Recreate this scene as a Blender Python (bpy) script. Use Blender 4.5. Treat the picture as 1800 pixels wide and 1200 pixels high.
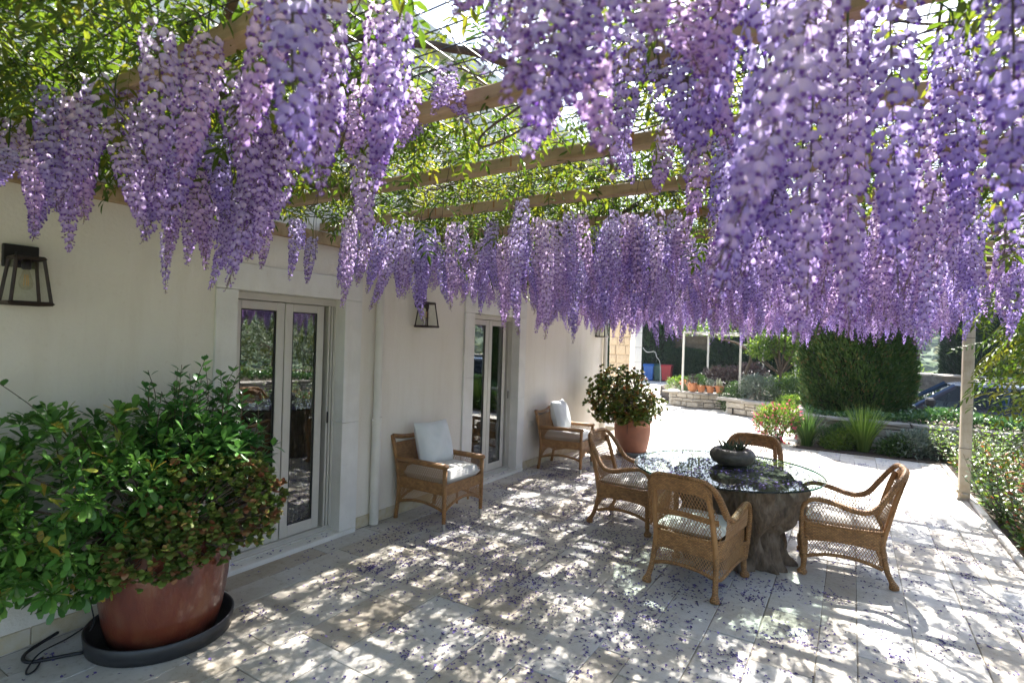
import bpy, math, random
import numpy as np
from mathutils import Vector, Matrix, Euler
R = random.Random(7)
G = np.random.default_rng(11)
sc = bpy.context.scene
for o in list(bpy.data.objects):
    bpy.data.objects.remove(o)
COL = sc.collection
rad = math.radians

# ------------------------------------------------------------------ camera
cd = bpy.data.cameras.new('camera')
cam = bpy.data.objects.new('camera', cd)
COL.objects.link(cam)
sc.camera = cam
cd.sensor_width = 36.0
cd.lens = 19.2
cd.clip_start = 0.05
cd.clip_end = 3000
cam.location = (3.78, 0.0, 1.75)
cam.rotation_mode = 'QUATERNION'
cam.rotation_quaternion = (Matrix.Rotation(rad(31.96), 3, 'Z') @ Matrix.Rotation(rad(89.9), 3, 'X') @ Matrix.Rotation(rad(1.776), 3, 'Z')).to_quaternion()
cd.dof.use_dof = True
cd.dof.focus_distance = 4.6
cd.dof.aperture_fstop = 3.0

# ------------------------------------------------------------------ light
SUN = Vector((-0.10, 1.0, 1.22)).normalized()
w = bpy.data.worlds.new('World')
sc.world = w
w.use_nodes = True
nt = w.node_tree
nt.nodes.clear()
sky = nt.nodes.new('ShaderNodeTexSky')
sky.sky_type = 'NISHITA'
sky.sun_disc = False
sky.sun_elevation = math.asin(SUN.z)
sky.sun_rotation = math.atan2(SUN.x, SUN.y)
sky.air_density = 1.0
sky.dust_density = 2.0
bg = nt.nodes.new('ShaderNodeBackground')
bg.inputs['Strength'].default_value = 0.085
wo = nt.nodes.new('ShaderNodeOutputWorld')
nt.links.new(sky.outputs[0], bg.inputs[0])
nt.links.new(bg.outputs[0], wo.inputs[0])
sl = bpy.data.lights.new('sun', 'SUN')
sl.energy = 5.0
sl.angle = rad(0.53)
sl.color = (1.0, 0.96, 0.905)
so = bpy.data.objects.new('sun', sl)
COL.objects.link(so)
so.rotation_mode = 'QUATERNION'
so.rotation_quaternion = SUN.to_track_quat('Z', 'Y')
sc.view_settings.view_transform = 'Standard'
sc.view_settings.look = 'None'
sc.view_settings.exposure = 2.35
sc.view_settings.gamma = 1.0
sc.view_settings.use_curve_mapping = False
sc.cycles.use_denoising = True
sc.cycles.max_bounces = 10
sc.cycles.diffuse_bounces = 5
sc.cycles.transparent_max_bounces = 16
sc.cycles.transmission_bounces = 8
sc.cycles.sample_clamp_indirect = 6.0

# ------------------------------------------------------------------ geometry helpers
class Geo:
    def __init__(s):
        s.V = []; s.n = 0; s.L = []; s.T = []; s.M = []; s.U = []; s.A = []; s.C = []
    def add(s, V, faces, mat=0, uv=None, tint=None, col=None):
        V = np.asarray(V, float).reshape(-1, 3)
        L = []; T = []
        for f in faces:
            L.extend(f); T.append(len(f))
        s.raw(V, np.array(L, int), np.array(T, int), np.full(len(T), mat), uv, tint, col)
    def raw(s, V, L, T, M, uv=None, tint=None, col=None):
        s.V.append(V); s.L.append(L + s.n); s.T.append(T); s.M.append(M); s.n += len(V)
        s.U.append(np.zeros((len(L), 2)) if uv is None else np.asarray(uv, float).reshape(-1, 2))
        s.A.append(np.zeros(len(V)) if tint is None else np.broadcast_to(np.asarray(tint, float), (len(V),)).copy())
        s.C.append(np.ones((len(V), 3)) if col is None else np.broadcast_to(np.asarray(col, float), (len(V), 3)).copy())
    def arrays(s):
        return (np.concatenate(s.V), np.concatenate(s.L), np.concatenate(s.T), np.concatenate(s.M), np.concatenate(s.U), np.concatenate(s.A), np.concatenate(s.C))
    def put(s, other, mat4=None):
        V, L, T, M, U, A, C = other.arrays()
        if mat4 is not None:
            m = np.array(mat4); V = V @ m[:3, :3].T + m[:3, 3]
        s.raw(V, L, T, M, U, A, C)
    def scatter(s, other, RS, P, tint=None):
        """RS (m,3,3) rotation*scale, P (m,3); copies of OTHER."""
        V, L, T, M, U, A, C = other.arrays()
        m = len(P); n = len(V)
        if m == 0: return
        W = np.einsum('mij,nj->mni', RS, V) + P[:, None, :]
        LL = (L[None, :] + (np.arange(m) * n)[:, None]).ravel()
        tt = np.repeat(G.random(m) if tint is None else tint, n) + np.tile(A, m) * 0
        s.raw(W.reshape(-1, 3), LL, np.tile(T, m), np.tile(M, m), np.tile(U, (m, 1)), tt, np.tile(C, (m, 1)))
    def box(s, x0, x1, y0, y1, z0, z1, mat=0, bevel=0.0):
        x0, x1 = min(x0, x1), max(x0, x1); y0, y1 = min(y0, y1), max(y0, y1); z0, z1 = min(z0, z1), max(z0, z1)
        if bevel <= 0:
            V = [(x, y, z) for z in (z0, z1) for y in (y0, y1) for x in (x0, x1)]
            F = [(0, 2, 3, 1), (4, 5, 7, 6), (0, 1, 5, 4), (2, 6, 7, 3), (0, 4, 6, 2), (1, 3, 7, 5)]
            uv = []
            for f in F:
                for i in f:
                    v = V[i]; uv.append((v[0] + v[1], v[2] + v[0] * 0.0))
            s.add(V, F, mat, uv)
        else:
            b = min(bevel, (x1 - x0) * .45, (y1 - y0) * .45, (z1 - z0) * .45)
            V = []; idx = {}
            for i in (0, 1):
                for j in (0, 1):
                    for k in (0, 1):
                        X = (x0, x1)[i]; Y = (y0, y1)[j]; Z = (z0, z1)[k]
                        sx = b if i == 0 else -b; sy = b if j == 0 else -b; sz = b if k == 0 else -b
                        for a, p in enumerate(((X, Y + sy, Z + sz), (X + sx, Y, Z + sz), (X + sx, Y + sy, Z))):
                            idx[i, j, k, a] = len(V); V.append(p)
            q = lambda *t: idx[t]
            F = []
            for i in (0, 1):
                F.append([q(i, 0, 0, 0), q(i, 1, 0, 0), q(i, 1, 1, 0), q(i, 0, 1, 0)])
                F.append([q(0, i, 0, 1), q(1, i, 0, 1), q(1, i, 1, 1), q(0, i, 1, 1)])
                F.append([q(0, 0, i, 2), q(1, 0, i, 2), q(1, 1, i, 2), q(0, 1, i, 2)])
                for j in (0, 1):
                    F.append([q(i, j, 0, 0), q(i, j, 1, 0), q(i, j, 1, 1), q(i, j, 0, 1)])
                    F.append([q(i, 0, j, 0), q(i, 1, j, 0), q(i, 1, j, 2), q(i, 0, j, 2)])
                    F.append([q(0, i, j, 1), q(1, i, j, 1), q(1, i, j, 2), q(0, i, j, 2)])
                    for k in (0, 1):
                        F.append([q(i, j, k, 0), q(i, j, k, 1), q(i, j, k, 2)])
            c = np.array([(x0 + x1) / 2, (y0 + y1) / 2, (z0 + z1) / 2]); VV = np.array(V); FF = []
            for f in F:
                nrm = np.cross(VV[f[1]] - VV[f[0]], VV[f[2]] - VV[f[0]])
                FF.append(tuple(f) if np.dot(nrm, VV[f].mean(0) - c) > 0 else tuple(f[::-1]))
            uv = [(V[i][0] + V[i][1], V[i][2]) for f in FF for i in f]
            s.add(V, FF, mat, uv)
    def tube(s, pts, r, sides=8, mat=0, cap=True, squash=None, tint=0.0, col=None, up=None):
        """swept tube; r float or list; squash=(a,b) scales the two section axes; uv in metres."""
        P = np.asarray(pts, float); n = len(P)
        rr = np.full(n, r) if np.isscalar(r) else np.asarray(r, float)
        T = np.gradient(P, axis=0); T /= np.maximum(np.linalg.norm(T, axis=1), 1e-9)[:, None]
        u = np.array(up, float) if up is not None else (np.array([0, 0, 1.]) if abs(T[0][2]) < .9 else np.array([1., 0, 0]))
        A = []; 
        for i in range(n):
            u = u - T[i] * np.dot(u, T[i]); u /= max(np.linalg.norm(u), 1e-9); A.append(u.copy())
        A = np.array(A); B = np.cross(T, A)
        sa, sb = squash or (1, 1)
        ang = np.arange(sides) * 2 * math.pi / sides
        V = (P[:, None, :] + rr[:, None, None] * (np.cos(ang)[None, :, None] * sa * A[:, None, :] + np.sin(ang)[None, :, None] * sb * B[:, None, :])).reshape(-1, 3)
        d = np.concatenate([[0], np.cumsum(np.linalg.norm(np.diff(P, axis=0), axis=1))])
        F = []; uv = []; rm = float(rr.mean())
        for i in range(n - 1):
            for j in range(sides):
                k = (j + 1) % sides
                F.append((i * sides + j, i * sides + k, (i + 1) * sides + k, (i + 1) * sides + j))
                u0, u1 = ang[j] * rm, (ang[j] + 2 * math.pi / sides) * rm
                uv += [(u0, d[i]), (u1, d[i]), (u1, d[i + 1]), (u0, d[i + 1])]
        if cap:
            F.append(tuple(range(sides))[::-1]); F.append(tuple((n - 1) * sides + j for j in range(sides)))
            uv += [(0, 0)] * (2 * sides)
        s.add(V, F, mat, uv, tint, col)
    def lathe(s, prof, seg=40, mat=0, cx=0, cy=0, sx=1, sy=1, closed=False, caps=True):
        n = len(prof); V = []; F = []; uv = []
        for (r, z) in prof:
            for j in range(seg):
                a = 2 * math.pi * j / seg
                V.append((cx + r * math.cos(a) * sx, cy + r * math.sin(a) * sy, z))
        for i in range(n - 1 + (1 if closed else 0)):
            ii = (i + 1) % n
            for j in range(seg):
                k = (j + 1) % seg
                F.append((i * seg + j, i * seg + k, ii * seg + k, ii * seg + j))
                uv += [(j / seg, i / n), ((j + 1) / seg, i / n), ((j + 1) / seg, (i + 1) / n), (j / seg, (i + 1) / n)]
        if not closed and caps:
            if prof[0][0] > 1e-6: F.append(tuple(range(seg))[::-1]); uv += [(0, 0)] * seg
            if prof[-1][0] > 1e-6: F.append(tuple((n - 1) * seg + j for j in range(seg))); uv += [(0, 0)] * seg
        s.add(V, F, mat, uv)
    def grid(s, fn, nu, nv, mat=0, uvs=(1, 1), flip=False):
        V = [fn(i / nu, j / nv) for j in range(nv + 1) for i in range(nu + 1)]
        F = []; uv = []
        for j in range(nv):
            for i in range(nu):
                a = j * (nu + 1) + i
                f = (a, a + 1, a + nu + 2, a + nu + 1)
                F.append(f[::-1] if flip else f)
                q = [(i / nu * uvs[0], j / nv * uvs[1]), ((i + 1) / nu * uvs[0], j / nv * uvs[1]), ((i + 1) / nu * uvs[0], (j + 1) / nv * uvs[1]), (i / nu * uvs[0], (j + 1) / nv * uvs[1])]
                uv += q[::-1] if flip else q
        s.add(V, F, mat, uv)
    def prism(s, poly, z0, z1, mat=0):
        n = len(poly)
        a = sum(poly[i][0] * poly[(i + 1) % n][1] - poly[(i + 1) % n][0] * poly[i][1] for i in range(n))
        if a < 0: poly = poly[::-1]
        V = [(x, y, z0) for x, y in poly] + [(x, y, z1) for x, y in poly]
        F = [tuple(range(n))[::-1], tuple(range(n, 2 * n))] + [(i, (i + 1) % n, n + (i + 1) % n, n + i) for i in range(n)]
        s.add(V, F, mat)
    def mesh(s, name, mats, smooth=False):
        V, L, T, M, U, A, C = s.arrays()
        me = bpy.data.meshes.new(name)
        me.vertices.add(len(V)); me.vertices.foreach_set('co', V.astype(np.float32).ravel())
        me.loops.add(len(L)); me.loops.foreach_set('vertex_index', L.astype(np.int32))
        me.polygons.add(len(T))
        me.polygons.foreach_set('loop_start', np.concatenate([[0], np.cumsum(T)[:-1]]).astype(np.int32))
        me.polygons.foreach_set('material_index', M.astype(np.int32))
        me.polygons.foreach_set('use_smooth', np.full(len(T), smooth))
        uvl = me.uv_layers.new(name='UVMap'); uvl.data.foreach_set('uv', U.astype(np.float32).ravel())
        at = me.attributes.new('tint', 'FLOAT', 'POINT'); at.data.foreach_set('value', A.astype(np.float32))
        ca = me.attributes.new('petal', 'FLOAT_COLOR', 'POINT'); ca.data.foreach_set('color', np.c_[C, np.ones(len(C))].astype(np.float32).ravel())
        for m in (mats if isinstance(mats, (list, tuple)) else [mats]): me.materials.append(m)
        me.update(calc_edges=True); me.validate()
        return me

def link(name, me, parent=None, loc=None, rotz=None, kind=None, label=None, cat=None, group=None):
    o = bpy.data.objects.new(name, me); COL.objects.link(o)
    if parent is not None: o.parent = parent
    if loc is not None: o.location = loc
    if rotz is not None: o.rotation_euler = (0, 0, rotz)
    tag(o, label, cat, group, kind)
    return o
def tag(o, label=None, cat=None, group=None, kind=None):
    if label: o['label'] = label
    if cat: o['category'] = cat
    if group: o['group'] = group
    if kind: o['kind'] = kind
    return o
def thing(name, label, cat, loc=(0, 0, 0), rotz=0, group=None):
    return link(name, None, None, loc, rotz, None, label, cat, group)
def part(name, geo, mats, parent, smooth=False, kind=None, label=None):
    return link(name, geo.mesh(name, mats, smooth), parent, kind=kind, label=label)
def copy_tree(o, parent=None):
    c = o.copy(); COL.objects.link(c)
    if parent is not None: c.parent = parent
    for ch in list(o.children): copy_tree(ch, c)
    return c
def smoothpath(pts, n=8):
    P = np.array(pts, float); out = []
    Q = np.vstack([2 * P[0] - P[1], P, 2 * P[-1] - P[-2]])
    for i in range(1, len(Q) - 2):
        p0, p1, p2, p3 = Q[i - 1:i + 3]
        for k in range(n):
            t = k / n
            out.append(.5 * ((2 * p1) + (-p0 + p2) * t + (2 * p0 - 5 * p1 + 4 * p2 - p3) * t * t + (-p0 + 3 * p1 - 3 * p2 + p3) * t ** 3))
    out.append(P[-1])
    return np.array(out)
def frames(D, roll=None):
    """rotation matrices whose local y is D and z is as near up as can be, rolled about y."""
    D = D / np.maximum(np.linalg.norm(D, axis=1), 1e-9)[:, None]
    up = np.tile([0, 0, 1.], (len(D), 1)); bad = np.abs(D[:, 2]) > .97; up[bad] = [1, 0, 0]
    X = np.cross(D, up); X /= np.linalg.norm(X, axis=1)[:, None]
    Z = np.cross(X, D)
    if roll is not None:
        c, s_ = np.cos(roll)[:, None], np.sin(roll)[:, None]
        X, Z = X * c + Z * s_, -X * s_ + Z * c
    return np.stack([X, D, Z], axis=2)
def unit(n):
    v = G.normal(size=(n, 3)); return v / np.linalg.norm(v, axis=1)[:, None]

# ------------------------------------------------------------------ materials
def N(t, kind, **kw):
    n = t.nodes.new(kind)
    for k, v in kw.items():
        if k.startswith('i_'): n.inputs[k[2:].replace('_', ' ')].default_value = v
        else: setattr(n, k, v)
    return n
def ramp(t, fac, stops):
    r = t.nodes.new('ShaderNodeValToRGB')
    el = r.color_ramp.elements
    while len(el) < len(stops): el.new(.5)
    for e, (p, c) in zip(el, stops): e.position = p; e.color = (*c, 1)
    t.links.new(fac, r.inputs[0]); return r.outputs[0]
def base(name):
    m = bpy.data.materials.new(name); m.use_nodes = True
    t = m.node_tree; t.nodes.clear()
    out = N(t, 'ShaderNodeOutputMaterial'); p = N(t, 'ShaderNodeBsdfPrincipled')
    t.links.new(p.outputs[0], out.inputs[0])
    return m, t, p, out
def pm(name, c1, c2=None, rough=.6, scale=6.0, bump=0.0, bscale=40.0, metal=0.0, detail=6.0, c3=None, spec=.5, coat=0.0, stretch=None):
    m, t, p, out = base(name)
    p.inputs['Roughness'].default_value = rough; p.inputs['Metallic'].default_value = metal
    p.inputs['Specular IOR Level'].default_value = spec; p.inputs['Coat Weight'].default_value = coat
    co = N(t, 'ShaderNodeTexCoord').outputs['Object']
    if stretch:
        mp = N(t, 'ShaderNodeMapping'); mp.inputs['Scale'].default_value = stretch
        t.links.new(co, mp.inputs[0]); co = mp.outputs[0]
    nz = N(t, 'ShaderNodeTexNoise', i_Scale=scale, i_Detail=detail, i_Roughness=.6)
    t.links.new(co, nz.inputs['Vector'])
    c2 = c2 or tuple(x * .75 for x in c1)
    stops = [(.3, c2), (.65, c1)] if c3 is None else [(.25, c2), (.5, c1), (.72, c3)]
    t.links.new(ramp(t, nz.outputs['Fac'], stops), p.inputs['Base Color'])
    if bump:
        nb = N(t, 'ShaderNodeTexNoise', i_Scale=bscale, i_Detail=5.0); t.links.new(co, nb.inputs['Vector'])
        b = N(t, 'ShaderNodeBump', i_Strength=bump, i_Distance=.02); t.links.new(nb.outputs['Fac'], b.inputs['Height']); t.links.new(b.outputs[0], p.inputs['Normal'])
    return m
def leafmat(name, stops, trans=.35, tcol=None, rough=.4, spec=.4):
    m, t, p, out = base(name)
    at = N(t, 'ShaderNodeAttribute', attribute_name='tint'); oi = N(t, 'ShaderNodeObjectInfo')
    a = N(t, 'ShaderNodeMath', operation='ADD'); f = N(t, 'ShaderNodeMath', operation='FRACT')
    t.links.new(at.outputs['Fac'], a.inputs[0]); t.links.new(oi.outputs['Random'], a.inputs[1]); t.links.new(a.outputs[0], f.inputs[0])
    c = ramp(t, f.outputs[0], stops)
    t.links.new(c, p.inputs['Base Color']); p.inputs['Roughness'].default_value = rough; p.inputs['Specular IOR Level'].default_value = spec
    tr = N(t, 'ShaderNodeBsdfTranslucent'); mx = N(t, 'ShaderNodeMixShader', i_Fac=trans)
    if tcol:
        mm = N(t, 'ShaderNodeMix', data_type='RGBA', blend_type='MULTIPLY'); mm.inputs[0].default_value = 1.0
        t.links.new(c, mm.inputs[6]); mm.inputs[7].default_value = (*tcol, 1); t.links.new(mm.outputs[2], tr.inputs[0])
    else: t.links.new(c, tr.inputs[0])
    t.links.new(p.outputs[0], mx.inputs[1]); t.links.new(tr.outputs[0], mx.inputs[2]); t.links.new(mx.outputs[0], out.inputs[0])
    return m
def petalmat(name, trans=.5):
    m, t, p, out = base(name)
    at = N(t, 'ShaderNodeAttribute', attribute_name='petal'); oi = N(t, 'ShaderNodeObjectInfo'); tn = N(t, 'ShaderNodeAttribute', attribute_name='tint')
    a = N(t, 'ShaderNodeMath', operation='ADD'); f = N(t, 'ShaderNodeMath', operation='FRACT')
    t.links.new(tn.outputs['Fac'], a.inputs[0]); t.links.new(oi.outputs['Random'], a.inputs[1]); t.links.new(a.outputs[0], f.inputs[0])
    c = ramp(t, f.outputs[0], [(0, (.70, .68, .95)), (.5, (.93, .89, 1.0)), (1, (1.0, .87, .97))])
    mm = N(t, 'ShaderNodeMix', data_type='RGBA', blend_type='MULTIPLY'); mm.inputs[0].default_value = 1.0
    t.links.new(at.outputs['Color'], mm.inputs[6]); t.links.new(c, mm.inputs[7])
    t.links.new(mm.outputs[2], p.inputs['Base Color']); p.inputs['Roughness'].default_value = .6; p.inputs['Specular IOR Level'].default_value = .25
    tr = N(t, 'ShaderNodeBsdfTranslucent'); mx = N(t, 'ShaderNodeMixShader', i_Fac=trans)
    t.links.new(mm.outputs[2], tr.inputs[0])
    t.links.new(p.outputs[0], mx.inputs[1]); t.links.new(tr.outputs[0], mx.inputs[2]); t.links.new(mx.outputs[0], out.inputs[0])
    return m
def glassmat(name, tint=(.9, .95, .93), ior=1.5, refl=1.0, rough=0.0):
    m, t, p, out = base(name); t.nodes.remove(p)
    tr = N(t, 'ShaderNodeBsdfTransparent'); tr.inputs[0].default_value = (*tint, 1)
    if refl <= 0:
        t.links.new(tr.outputs[0], out.inputs[0]); return m
    gl = N(t, 'ShaderNodeBsdfGlossy'); gl.inputs['Roughness'].default_value = rough
    lw = N(t, 'ShaderNodeLayerWeight', i_Blend=.5); mx = N(t, 'ShaderNodeMixShader')
    f0 = min(.9, ((ior - 1) / (ior + 1)) ** 2 * refl)
    pw = N(t, 'ShaderNodeMath', operation='POWER'); pw.inputs[1].default_value = 5.0
    mu = N(t, 'ShaderNodeMath', operation='MULTIPLY_ADD', use_clamp=True); mu.inputs[1].default_value = 1 - f0; mu.inputs[2].default_value = f0
    t.links.new(lw.outputs['Facing'], pw.inputs[0]); t.links.new(pw.outputs[0], mu.inputs[0]); t.links.new(mu.outputs[0], mx.inputs[0])
    t.links.new(tr.outputs[0], mx.inputs[1]); t.links.new(gl.outputs[0], mx.inputs[2]); t.links.new(mx.outputs[0], out.inputs[0])
    return m
def weavemat(name, c1, c2, sx=140.0, sy=70.0, bump=.9):
    """woven cane: over-and-under strands from the UVs, which are in metres."""
    m, t, p, out = base(name)
    uv = N(t, 'ShaderNodeTexCoord').outputs['UV']
    br = N(t, 'ShaderNodeTexBrick', offset=.5, i_Scale=1.0, i_Mortar_Size=.0022, i_Mortar_Smooth=1.0, i_Brick_Width=.021, i_Row_Height=.0105)
    br.inputs['Color1'].default_value = (1, 1, 1, 1); br.inputs['Color2'].default_value = (.58, .58, .58, 1); br.inputs['Mortar'].default_value = (.12, .12, .12, 1)
    t.links.new(uv, br.inputs['Vector'])
    nz = N(t, 'ShaderNodeTexNoise', i_Scale=14.0, i_Detail=4.0); t.links.new(N(t, 'ShaderNodeTexCoord').outputs['Object'], nz.inputs['Vector'])
    c = ramp(t, nz.outputs['Fac'], [(.3, c2), (.7, c1)])
    mm = N(t, 'ShaderNodeMix', data_type='RGBA', blend_type='MULTIPLY'); mm.inputs[0].default_value = 1.0
    t.links.new(c, mm.inputs[6]); t.links.new(br.outputs['Color'], mm.inputs[7]); t.links.new(mm.outputs[2], p.inputs['Base Color'])
    b = N(t, 'ShaderNodeBump', i_Strength=bump, i_Distance=.004); t.links.new(br.outputs['Color'], b.inputs['Height']); t.links.new(b.outputs[0], p.inputs['Normal'])
    p.inputs['Roughness'].default_value = .5
    return m
def tilemat(name, c1, c2, c3, stain=(.36, .27, .17)):
    m, t, p, out = base(name)
    co = N(t, 'ShaderNodeTexCoord').outputs['Object']; oi = N(t, 'ShaderNodeObjectInfo')
    gm = N(t, 'ShaderNodeNewGeometry')
    nz = N(t, 'ShaderNodeTexNoise', i_Scale=2.2, i_Detail=8.0, i_Roughness=.65); t.links.new(gm.outputs['Position'], nz.inputs['Vector'])
    n2 = N(t, 'ShaderNodeTexNoise', i_Scale=26.0, i_Detail=6.0, i_Roughness=.7); t.links.new(gm.outputs['Position'], n2.inputs['Vector'])
    c = ramp(t, nz.outputs['Fac'], [(.34, c2), (.5, c1), (.66, c3)])
    at = N(t, 'ShaderNodeAttribute', attribute_name='tint'); ad = N(t, 'ShaderNodeMath', operation='ADD'); fr = N(t, 'ShaderNodeMath', operation='FRACT')
    t.links.new(at.outputs['Fac'], ad.inputs[0]); t.links.new(oi.outputs['Random'], ad.inputs[1]); t.links.new(ad.outputs[0], fr.inputs[0])
    tv = ramp(t, fr.outputs[0], [(0, (.76, .70, .62)), (.3, (.94, .92, .88)), (.7, (1.0, 1.0, 1.0)), (1, (.86, .88, .90))])
    mm = N(t, 'ShaderNodeMix', data_type='RGBA', blend_type='MULTIPLY'); mm.inputs[0].default_value = 1.0
    t.links.new(c, mm.inputs[6]); t.links.new(tv, mm.inputs[7])
    sp = ramp(t, n2.outputs['Fac'], [(.30, (.60, .56, .5)), (.46, (1, 1, 1))])
    m2 = N(t, 'ShaderNodeMix', data_type='RGBA', blend_type='MULTIPLY'); m2.inputs[0].default_value = .8
    t.links.new(mm.outputs[2], m2.inputs[6]); t.links.new(sp, m2.inputs[7])
    t.links.new(m2.outputs[2], p.inputs['Base Color'])
    p.inputs['Roughness'].default_value = .55; p.inputs['Specular IOR Level'].default_value = .35
    b = N(t, 'ShaderNodeBump', i_Strength=.35, i_Distance=.006); t.links.new(n2.outputs['Fac'], b.inputs['Height']); t.links.new(b.outputs[0], p.inputs['Normal'])
    return m

M = {}
M['paver'] = tilemat('travertine', (.53, .50, .45), (.42, .38, .315), (.58, .565, .54))
M['plaza'] = tilemat('pale_plaza_stone', (.56, .53, .48), (.47, .43, .37), (.62, .60, .56))
M['grout'] = pm('grout', (.25, .22, .175), rough=.9)
M['plaster'] = pm('plaster', (.73, .68, .60), (.67, .615, .535), rough=.85, scale=.9, bump=.25, bscale=45, c3=(.76, .715, .65), detail=10)
M['trim'] = pm('stone_trim', (.74, .72, .68), (.65, .63, .59), rough=.6, scale=5, bump=.1, bscale=70)
M['skirt'] = pm('skirting_stone', (.50, .42, .28), (.36, .27, .14), rough=.6, scale=9, c3=(.56, .51, .42), bump=.1)
M['alu'] = pm('door_aluminium', (.62, .595, .54), (.58, .555, .50), rough=.4, metal=.25)
M['seal'] = pm('rubber_seal', (.02, .02, .022), rough=.6)
M['glass'] = glassmat('window_glass', (.80, .85, .83), 1.5, 7.0)
M['lampglass'] = glassmat('lantern_glass', (.9, .92, .88), 1.5, 1.0)
M['tglass'] = glassmat('table_glass', (.78, .91, .865), 1.52, 1.0)
M['tclear'] = glassmat('table_glass_clear', (.93, .98, .96), 1.5, 0.0)
M['tedge'] = glassmat('table_glass_edge', (.02, .08, .065), 1.5, 1.0)
M['carglass'] = glassmat('car_glass', (.22, .27, .28), 1.5, .7)
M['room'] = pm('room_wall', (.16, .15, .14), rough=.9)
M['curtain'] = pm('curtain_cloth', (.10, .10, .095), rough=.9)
M['pipe'] = pm('pipe_paint', (.68, .65, .59), (.62, .59, .53), rough=.45)
M['black'] = pm('black_iron', (.022, .018, .016), (.012, .011, .011), rough=.5, scale=18, metal=.3)
M['rustbrown'] = pm('dark_bronze', (.045, .025, .02), (.02, .014, .013), rough=.5, scale=18, metal=.3)
M['bulb'] = glassmat('bulb_glass', (.95, .93, .88), 1.4, 1.0)
M['filament'] = pm('filament', (.75, .42, .12), rough=.4)
M['white'] = pm('white_plastic', (.7, .68, .62), rough=.5)
M['beam'] = pm('beam_wood', (.38, .265, .14), (.24, .15, .07), rough=.65, scale=5, c3=(.44, .33, .20), bump=.2, bscale=30, stretch=(.35, 3, 3))
M['rust'] = pm('rust_streak', (.30, .12, .035), (.36, .19, .07), rough=.8, scale=30)
M['postpaint'] = pm('post_paint', (.47, .41, .31), (.38, .31, .22), rough=.6, scale=8, bump=.12, c3=(.52, .47, .39))
M['wire'] = pm('mesh_wire', (.035, .03, .028), rough=.6, metal=.4)
M['bark'] = pm('vine_bark', (.13, .095, .07), (.06, .042, .032), rough=.9, scale=20, bump=.6, bscale=50)
M['trunk'] = pm('tree_bark', (.16, .12, .085), (.07, .05, .036), rough=.9, scale=14, bump=.5, bscale=40)
M['petal'] = petalmat('wisteria_petal', .4)
M['fallen'] = petalmat('fallen_petal', .2)
M['cane'] = pm('peeled_cane', (.37, .19, .068), (.27, .13, .042), rough=.42, scale=9, bump=.1)
M['strand'] = pm('cane_strand', (.37, .195, .072), (.25, .125, .042), rough=.45, scale=25)
M['weave'] = weavemat('cane_weave', (.56, .29, .105), (.36, .17, .055))
M['cap'] = pm('metal_foot', (.5, .5, .48), rough=.35, metal=.8)
M['cushion'] = pm('cushion_cloth', (.66, .65, .62), (.58, .57, .545), rough=.95, scale=4, bump=.25, bscale=160)
M['pillow'] = pm('pillow_cloth', (.70, .72, .72), (.64, .66, .66), rough=.95, scale=4, bump=.25, bscale=160)
M['stump'] = pm('weathered_stump', (.135, .092, .058), (.03, .02, .014), rough=.85, scale=13, c3=(.21, .16, .115), bump=1.0, bscale=34, stretch=(1.5, 1.5, .6))
M['bowl'] = pm('stone_bowl', (.055, .05, .038), (.022, .02, .017), rough=.5, scale=9, bump=.25, c3=(.12, .105, .08))
M['terra'] = pm('glazed_terracotta', (.15, .032, .016), (.06, .018, .013), rough=.34, scale=7, c3=(.20, .07, .03), bump=.14, bscale=70, coat=.5, stretch=(1, 1, .5))
M['terra2'] = pm('plain_terracotta', (.25, .095, .05), (.18, .068, .036), rough=.65, scale=5, bump=.08)
M['terra3'] = pm('orange_terracotta', (.48, .20, .085), (.36, .14, .06), rough=.7, scale=9)
M['saucer'] = pm('grey_saucer', (.13, .13, .125), (.09, .09, .088), rough=.6)
M['tray'] = pm('black_tray', (.028, .029, .032), (.018, .018, .02), rough=.42, scale=12)
M['soil'] = pm('soil', (.075, .052, .035), (.035, .024, .016), rough=1, scale=12, bump=.8, bscale=30)
M['drive'] = pm('drive_gravel', (.34, .31, .27), (.26, .23, .2), rough=.95, scale=20, bump=.4)
M['cable'] = pm('cable_rubber', (.015, .015, .018), rough=.55)
M['stone'] = pm('wall_stone', (.45, .405, .33), (.30, .26, .20), rough=.85, scale=5, c3=(.53, .50, .44), bump=.6, bscale=22)
M['stonegrey'] = pm('wall_stone_grey', (.08, .076, .068), (.035, .032, .03), rough=.9, scale=4, c3=(.14, .132, .12), bump=.7, bscale=18)
M['stonetan'] = pm('pillar_stone', (.38, .31, .225), (.32, .25, .17), rough=.8, scale=6, bump=.4, bscale=24, c3=(.44, .375, .29))
M['capstone'] = pm('cap_stone', (.36, .33, .285), (.25, .225, .185), rough=.85, scale=5, bump=.5, bscale=24)
M['mortar'] = pm('mortar', (.13, .11, .09), (.08, .07, .055), rough=1, scale=14, bump=.5)
M['frame'] = pm('white_steel', (.60, .58, .52), (.52, .50, .44), rough=.5)
M['blue'] = pm('blue_bin', (.015, .12, .42), rough=.45)
M['green'] = pm('green_bin', (.02, .085, .065), rough=.45)
M['red'] = pm('red_bin', (.42, .02, .025), rough=.45)
M['carblue'] = pm('car_paint', (.016, .042, .10), (.013, .036, .088), rough=.22, scale=1.5, coat=.8)
M['cardark'] = pm('car_trim', (.012, .012, .014), rough=.4)
M['tyre'] = pm('tyre_rubber', (.02, .02, .02), rough=.8)
M['metal'] = pm('rim_alloy', (.5, .5, .5), rough=.3, metal=.9)
M['greybox'] = pm('grey_box', (.22, .22, .23), rough=.6)
M['earth'] = pm('dry_grass', (.14, .135, .06), (.085, .085, .035), rough=1, scale=.6, c3=(.20, .17, .09))
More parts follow.
